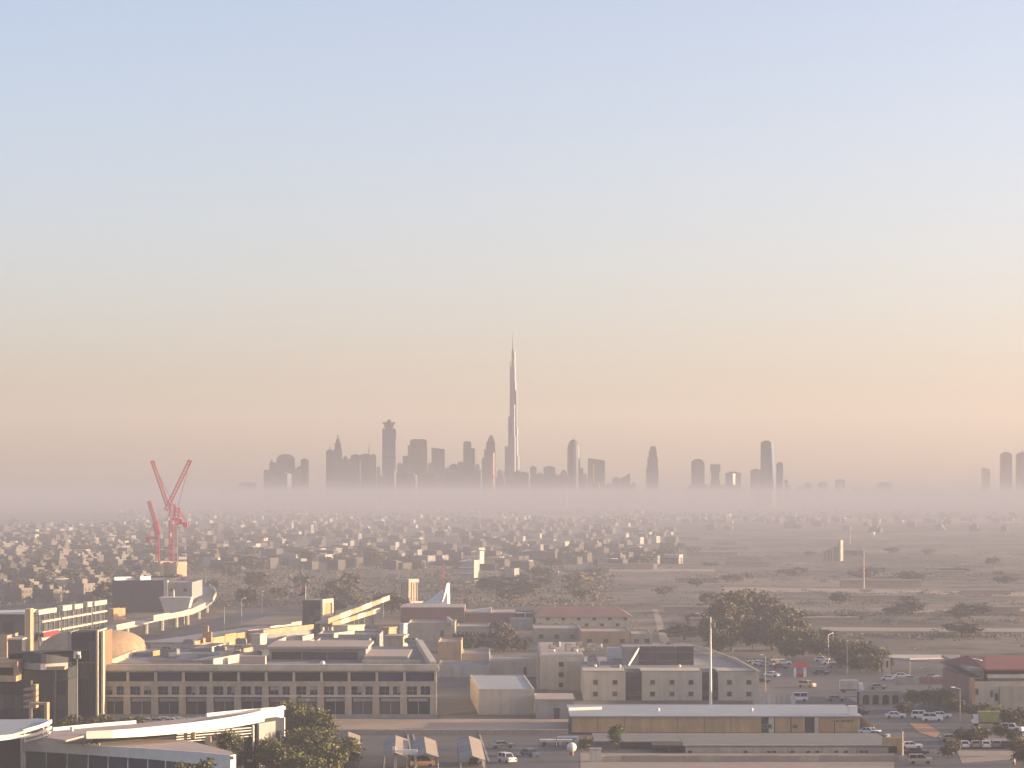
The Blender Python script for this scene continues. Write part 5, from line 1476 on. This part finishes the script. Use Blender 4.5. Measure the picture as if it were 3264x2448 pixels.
LAMP = None
for i, (px, py) in enumerate(((715, 2010), (770, 1982), (835, 1955), (655, 1868), (720, 1850), (880, 1925), (930, 1890), (965, 1850), (1010, 1815), (1050, 1780), (2640, 2120), (2700, 2150), (2440, 2205), (2960, 2255), (3060, 2330))):
    x, y = P(px, py)
    if LAMP is None:
        LAMP = thing('street_lamp', '', 'street lamp', (x, y, 0))
        MB().cyl(0, 0, 0, 9, .13, .08, 6).build('pole', 'grey_metal', LAMP)
        MB().bar((0, 0, 8.9), (1.6, 0, 9.3), .06).build('arm', 'grey_metal', LAMP)
        MB().box(1.3, 2.1, -.18, .18, 9.22, 9.38).build('lamp_head', 'white_paint', LAMP)
        o = LAMP
    else: o = copy_tree(LAMP)
    o.location = (x, y, 0); o.rotation_euler.z = R(40 * i)
    tag(o, 'slim grey street lamp standing along the highway in the hollow' if i < 10 else 'slim grey street lamp standing in the car park on the right', 'street lamp', 'street lamps along the highway' if i < 10 else 'street lamps of the car park')
# ------------------------------------------------------------------ the skyline beyond the mist
def tower(label, px0, px1, top, Y=13000, kind='box', m='tower_glass', rot=0, depth=None, spire=None, name='skyscraper', **kw):
    w = (px1 - px0) * Y / F
    d = depth or min(w, 42)
    h = Z(top, Y)
    # width seen from the camera stays w when the plan is turned
    if rot:
        d = min(d, w * .5)
        ww = (w - d * abs(math.sin(rot))) / math.cos(rot)
    else: ww = w
    t = thing(name, label, 'skyscraper', (X((px0 + px1) / 2, Y), Y, 0), rot)
    a, b = ww / 2, d / 2
    rect = [(-a, -b), (a, -b), (a, b), (-a, b)]
    if kind == 'box':
        MB().prism(rect, 0, h).build('shaft', m, t)
        MB().box(-a * .55, a * .55, -b * .5, b * .5, h + .01, h + 5).build('plant_room', 'tower_stone', t)
    elif kind == 'slant':
        hl, hr = Z(kw['tl'], Y), Z(kw['tr'], Y)
        MB().prism(rect, 0, [hl, hr, hr, hl]).build('shaft', m, t)
        MB().wall((-a * .9, -b - .6), (-a * .6, -b - .6), .5, 0, min(hl, hr) - 5).build('facade_fin', 'tower_stone', t)
    elif kind == 'round':
        hh = h - w * .3
        MB().prism(rect, 0, hh).build('shaft', m, t)
        n = 9
        lo = [(a * math.cos(math.pi * i / n), hh + (h - hh) * math.sin(math.pi * i / n)) for i in range(n + 1)]
        vv = [(x, -b + .5, z) for x, z in lo] + [(x, b - .5, z) for x, z in lo]
        MB().add(vv, [tuple(range(n + 1))[::-1], tuple(range(n + 1, 2 * n + 2))] + [(i, i + 1, n + 2 + i, n + 1 + i) for i in range(n)] + [(0, n + 1, 2 * n + 1, n)]).build('crown', m, t)
    elif kind == 'taper':
        c = kw.get('c', .45)
        sh = Z(kw['shoulder'], Y)
        MB().prism(rect, 0, sh).build('shaft', m, t)
        MB().prism(rect, sh + .01, h, top=[(x * c, y * c) for x, y in rect]).build('crown', m, t)
    elif kind == 'cone':
        c = kw.get('c', .5)
        MB().prism(rect, 0, h, top=[(x * c + kw.get('sx', 0) * a, y * c) for x, y in rect]).build('shaft', m, t)
        MB().box(-a * c * .6 + kw.get('sx', 0) * a, a * c * .6 + kw.get('sx', 0) * a, -b * c * .6, b * c * .6, h + .01, h + 6).build('plant_room', 'tower_stone', t)
    elif kind == 'step':
        z0 = 0
        for i, (f_, pt) in enumerate(kw['steps']):
            z1 = Z(pt, Y)
            o_ = kw.get('off', [0] * 9)[i] * a
            MB().box(-a * f_ + o_, a * f_ + o_, -b * f_, b * f_, z0 + .01 * i, z1).build('shaft' if i == 0 else 'setback', m, t)
            z0 = z1
    elif kind == 'dome':
        sh = Z(kw['shoulder'], Y)
        MB().cyl(0, 0, 0, sh, a, a, 16).build('shaft', m, t)
        MB().lathe(0, 0, [(a * .95 * math.cos(i * math.pi / 14), sh + .01 + (h - sh) * math.sin(i * math.pi / 14)) for i in range(8)], 16).build('dome', m, t)
    if spire:
        sxp, st = spire
        MB().cyl(X(sxp, Y) - t.location.x if not rot else 0, 0, h - 3 if kind != 'slant' else Z(kw['tl'], Y) - 6, Z(st, Y), 2.6, .5, 6).build('spire', 'tower_stone', t)
    # plant storeys that read as darker belts
    nb = max(1, int(h / 90))
    if kind in ('box', 'round', 'slant') :
        for i in range(nb):
            zb_ = h * (i + .8) / (nb + .6) * .8
            MB().prism([(x * 1.012, y * 1.012) for x, y in rect], zb_, zb_ + 5).build('plant_storey', 'tower_stone', t)
    return t
R = math.radians
NE = -.42
# left group
tower('stepped slab at the left end of the skyline', 842, 882, 1497, kind='step', steps=[(1, 1498), (.55, 1474), (.12, 1464)], off=[0, .4, .2])
tower('wide round topped tower in the left skyline group', 882, 940, 1447, kind='round', m='tower_stone')
tower('short block between the round topped towers of the left group', 940, 962, 1495)
tower('narrow round topped tower at the right of the left group', 958, 985, 1462, kind='round', rot=NE, depth=16)
tower('thin spired tower, left of the pair at the start of the second group', 1040, 1064, 1436, kind='box', spire=(1052, 1413))
tower('pointed art deco tower in the second skyline group', 1060, 1094, 1388, kind='step', steps=[(1, 1462), (.78, 1432), (.6, 1412), (.34, 1398), (.1, 1386)], m='tower_stone')
tower('broad slab filling the middle of the second group', 1066, 1148, 1470, 12600, m='tower_stone')
tower('small square tower top behind the broad slab', 1094, 1108, 1457, 13600)
tower('flat topped tower right of the broad slab', 1118, 1146, 1451, rot=-.2, depth=20)
tower('wide tower with a building crane on its roof', 1146, 1184, 1450, spire=(1176, 1412))
tower('pale slab at the right end of the second group', 1180, 1200, 1451, 12400, m='tower_stone')
t = tower('tall tower with a crown of ledges and finial, highest left of the great spire', 1219, 1261, 1366, 13000, m='tower_glass', kind='box')
Yx = 13000.0
for z0, z1, f_ in ((1366, 1352, .72), (1352, 1346, .95), (1346, 1338, .3)):
    w = 42 * Yx / F / 2 * f_
    MB().box(-w, w, -w * .8, w * .8, Z(z0, Yx) + (5.02 if z0 == 1366 else .02), Z(z1, Yx)).build('crown', 'tower_stone', t)
MB().box(29.5, 33.5, -14, 14, Z(1400, Yx), Z(1372, Yx)).build('side_bay', 'tower_glass', t)
tower('low stepped tower left of the wide pale tower', 1278, 1306, 1453, kind='step', steps=[(1, 1480), (.75, 1453)], off=[0, .2])
tower('wide pale tower with a left shoulder', 1300, 1362, 1401, 13400, kind='step', steps=[(1, 1419), (.86, 1403), (.7, 1400)], off=[0, .1, .1], m='tower_stone')
tower('square tower with a gently sloping roof', 1376, 1418, 1430, kind='slant', tl=1427, tr=1432)
tower('low block with a white lit roof box', 1432, 1462, 1482, m='tower_stone', rot=NE, depth=18)
tower('low block left of the rounded step tower', 1458, 1480, 1475)
tower('rounded tower with a lower step on its right', 1477, 1514, 1408, kind='step', steps=[(1, 1429), (.7, 1412), (.55, 1407)], off=[0, -.3, -.3])
tower('leaning pointed tower with curved left side', 1536, 1579, 1390, 13000, kind='step', steps=[(1, 1460), (.84, 1432), (.66, 1408), (.44, 1396), (.26, 1388)], off=[0, .16, .3, .34, .36])
tower('thin slab with a bright sunlit edge before the pointed tower', 1567, 1576, 1444, 11000, rot=-.7, depth=12, m='peach_wall')
# low mass along the foot of the skyline
LOW = [(1205, 1225, 1520), (1240, 1262, 1500), (1262, 1300, 1508), (1290, 1330, 1515), (1350, 1392, 1512), (1410, 1440, 1504), (1440, 1490, 1512), (1500, 1536, 1500), (1514, 1540, 1499), (1580, 1612, 1521), (1596, 1640, 1530), (1652, 1690, 1508), (1690, 1735, 1515), (1730, 1790, 1519), (1770, 1810, 1518), (1640, 1664, 1503), (1790, 1870, 1522), (1890, 1912, 1540), (1930, 1955, 1545), (2010, 2030, 1542), (2190, 2216, 1549), (2230, 2270, 1548), (2290, 2318, 1550), (1040, 1080, 1500), (1090, 1150, 1505), (860, 930, 1510)]
for i, (a, b, tp) in enumerate(LOW):
    tower('low block in the jumble at the foot of the skyline towers', a, b, tp, 12300 + (i * 331) % 900, m=('tower_glass', 'tower_stone')[i % 2], name='low_block', rot=(0, NE, 0, -.25)[i % 4]).__setitem__('group', 'low blocks at the foot of the skyline')
FILL = [(868, 886, 1478), (902, 925, 1468), (945, 972, 1486), (1050, 1075, 1452), (1078, 1100, 1474), (1100, 1122, 1464), (1128, 1150, 1462), (1160, 1182, 1468), (1196, 1212, 1490), (1266, 1284, 1478), (1286, 1304, 1470), (1330, 1350, 1440), (1362, 1380, 1478), (1392, 1412, 1462), (1418, 1440, 1490), (1452, 1470, 1492), (1488, 1506, 1452), (1514, 1532, 1482), (1548, 1562, 1470), (1584, 1602, 1498), (1612, 1628, 1506), (1660, 1680, 1514), (1712, 1730, 1506), (1752, 1784, 1510), (1850, 1872, 1512)]
for i, (a, b, tp) in enumerate(FILL):
    tower('paler tower half hidden behind the front row of the skyline', a, b, tp, 14300 + (i * 277) % 700, m=('tower_glass', 'tower_stone')[i % 2], name='rear_tower', kind=('box', 'box', 'round', 'taper')[i % 4], shoulder=tp + 9, rot=(0, -.3, 0, 0)[i % 4])['group'] = 'rear towers of the skyline'
# the great spire: three winged plan stepping up in a spiral
Yb = 13500.0
t = thing('great_spire', 'immensely tall tapering spire tower dominating the skyline', 'skyscraper', (X(1634.5, Yb), Yb, 0), R(-8))
zb = lambda py: Z(py, Yb)
k_ = Yb / F
def tier(name, x0, x1, y0, y1, top, base=0):
    MB().prism([(x0 * k_ + 3, y0), (x1 * k_ - 3, y0), (x1 * k_, y0 + 6), (x1 * k_, y1), (x0 * k_, y1), (x0 * k_, y0 + 6)], base, zb(top)).build(name, 'tower_steel', t)
tier('core', -6, 11, -9, 14, 1215)
tier('core_tier', -7, 9, -8, 12, 1168, zb(1215) + .02)
tier('core_tier', -4, 8, -6, 9, 1118, zb(1168) + .02)
MB().lathe(1, 0, [(4.5, zb(1118) + .02), (3.2, zb(1092)), (.8, zb(1056))], 8).build('pinnacle', 'tower_steel', t)
for x0, x1, y0, y1, top in ((-29, -14, -22, 10, 1500), (-24, -6.2, -26, 8, 1423), (-14, -6.1, -20, 8, 1328), (-8, -6.05, -16, 10, 1152), (11.05, 13, -12, 16, 1245), (11.02, 16, -8, 20, 1362), (11.01, 20, -4, 24, 1452), (20.1, 25, 0, 24, 1506), (-6, 11, -34, -9.05, 1392), (-4, 9, -24, -9.02, 1290)):
    tier('wing_tier', x0, x1, y0, y1, top)
MB().cyl(0, 0, 0, zb(1540), 50, 48, 14).build('podium', 'tower_stone', t)
# right of the spire
tower('small square tower just right of the great spire', 1689, 1710, 1489)
tower('wide square tower second to the right of the great spire', 1732, 1770, 1489, m='tower_glass')
tower('low pointed block left of the domed tower', 1786, 1807, 1497, kind='taper', shoulder=1508, c=.3)
t = tower('domed tower with stepped right side', 1808, 1848, 1401, 12800, kind='dome', shoulder=1430, spire=(1829, 1393))
MB().box(14, 30, -18, 14, 0, Z(1462, 12800)).build('setback', 'tower_glass', t)
MB().box(30.01, 44, -16, 12, 0, Z(1492, 12800)).build('setback', 'tower_stone', t)
t = tower('wide flat tower with a pale vertical slot', 1874, 1928, 1460, 12600, kind='slant', tl=1460, tr=1468, m='tower_stone')
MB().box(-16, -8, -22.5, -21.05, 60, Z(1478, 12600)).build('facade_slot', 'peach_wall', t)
tower('small arched block left of the slanted roof tower', 1952, 1977, 1521, kind='round', m='tower_stone')
tower('small tower with a roof slanting up to the right', 1975, 2008, 1508, kind='slant', tl=1527, tr=1508)
tower('lone tapering tower standing apart right of centre', 2060, 2098, 1424, 13000, kind='step', steps=[(1, 1490), (.86, 1458), (.66, 1436), (.46, 1423)], off=[0, .04, .08, .12])
t = tower('round topped tower, left of the right hand pair', 2204, 2243, 1463, 12400, kind='round')
MB().box(20, 30, -10, 12, 0, Z(1478, 12400)).build('side_wing', 'tower_stone', t)
tower('slim waisted tower, right of the right hand pair', 2264, 2295, 1479, 12400, kind='step', steps=[(.95, 1530), (.8, 1505), (1, 1480)])
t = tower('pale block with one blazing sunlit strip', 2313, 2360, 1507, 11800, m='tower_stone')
MB().prism([(-3, -32), (11, -21.2), (-3, -21.2)], Z(1545, 11800), Z(1510, 11800)).build('sun_strip_wedge', 'white_paint', t)  # added white wedge, angled to catch the sun and make the bright strip
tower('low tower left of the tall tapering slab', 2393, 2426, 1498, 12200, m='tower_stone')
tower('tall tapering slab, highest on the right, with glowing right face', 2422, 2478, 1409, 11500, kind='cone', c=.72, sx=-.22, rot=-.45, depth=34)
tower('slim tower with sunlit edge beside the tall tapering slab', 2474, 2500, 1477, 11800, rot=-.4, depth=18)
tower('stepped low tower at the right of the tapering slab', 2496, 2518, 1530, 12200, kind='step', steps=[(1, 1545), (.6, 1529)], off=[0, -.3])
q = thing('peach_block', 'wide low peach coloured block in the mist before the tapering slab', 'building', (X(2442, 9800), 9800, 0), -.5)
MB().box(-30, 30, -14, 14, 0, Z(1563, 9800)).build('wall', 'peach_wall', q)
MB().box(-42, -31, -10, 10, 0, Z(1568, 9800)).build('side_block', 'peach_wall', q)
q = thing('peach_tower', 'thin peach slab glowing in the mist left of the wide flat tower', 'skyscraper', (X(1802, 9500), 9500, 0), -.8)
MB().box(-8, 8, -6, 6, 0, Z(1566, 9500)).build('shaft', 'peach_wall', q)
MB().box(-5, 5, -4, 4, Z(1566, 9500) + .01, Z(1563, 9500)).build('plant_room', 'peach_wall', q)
for i, (a, b, tp, Yy) in enumerate(((2563, 2586, 1542, 15000), (2606, 2636, 1536, 15500), (2662, 2692, 1530, 15500), (2714, 2740, 1552, 16000), (2796, 2842, 1540, 16000), (2764, 2796, 1556, 15500), (2856, 2904, 1563, 15500), (2930, 2992, 1560, 16000), (760, 818, 1541, 16000), (700, 740, 1556, 16500), (560, 600, 1560, 17000), (420, 450, 1552, 17000), (300, 330, 1556, 17000), (230, 262, 1560, 17500), (2540, 2560, 1550, 15500))):
    tower('faint low tower fading out along the horizon', a, b, tp, Yy, m='tower_glass', name='faint_tower', kind=('box', 'round')[i % 2]).__setitem__('group', 'faint towers along the horizon')
tower('very faint narrow tower left of the twin towers at the right edge', 3130, 3154, 1492, 17500, kind='slant', tl=1490, tr=1496)
tower('left twin tower with rounded top and short spire at the right edge', 3189, 3224, 1441, 14000, kind='round', spire=(3206, 1430))
tower('right twin tower with rounded top cut by the right edge', 3240, 3277, 1441, 14000, kind='round', spire=(3259, 1430))
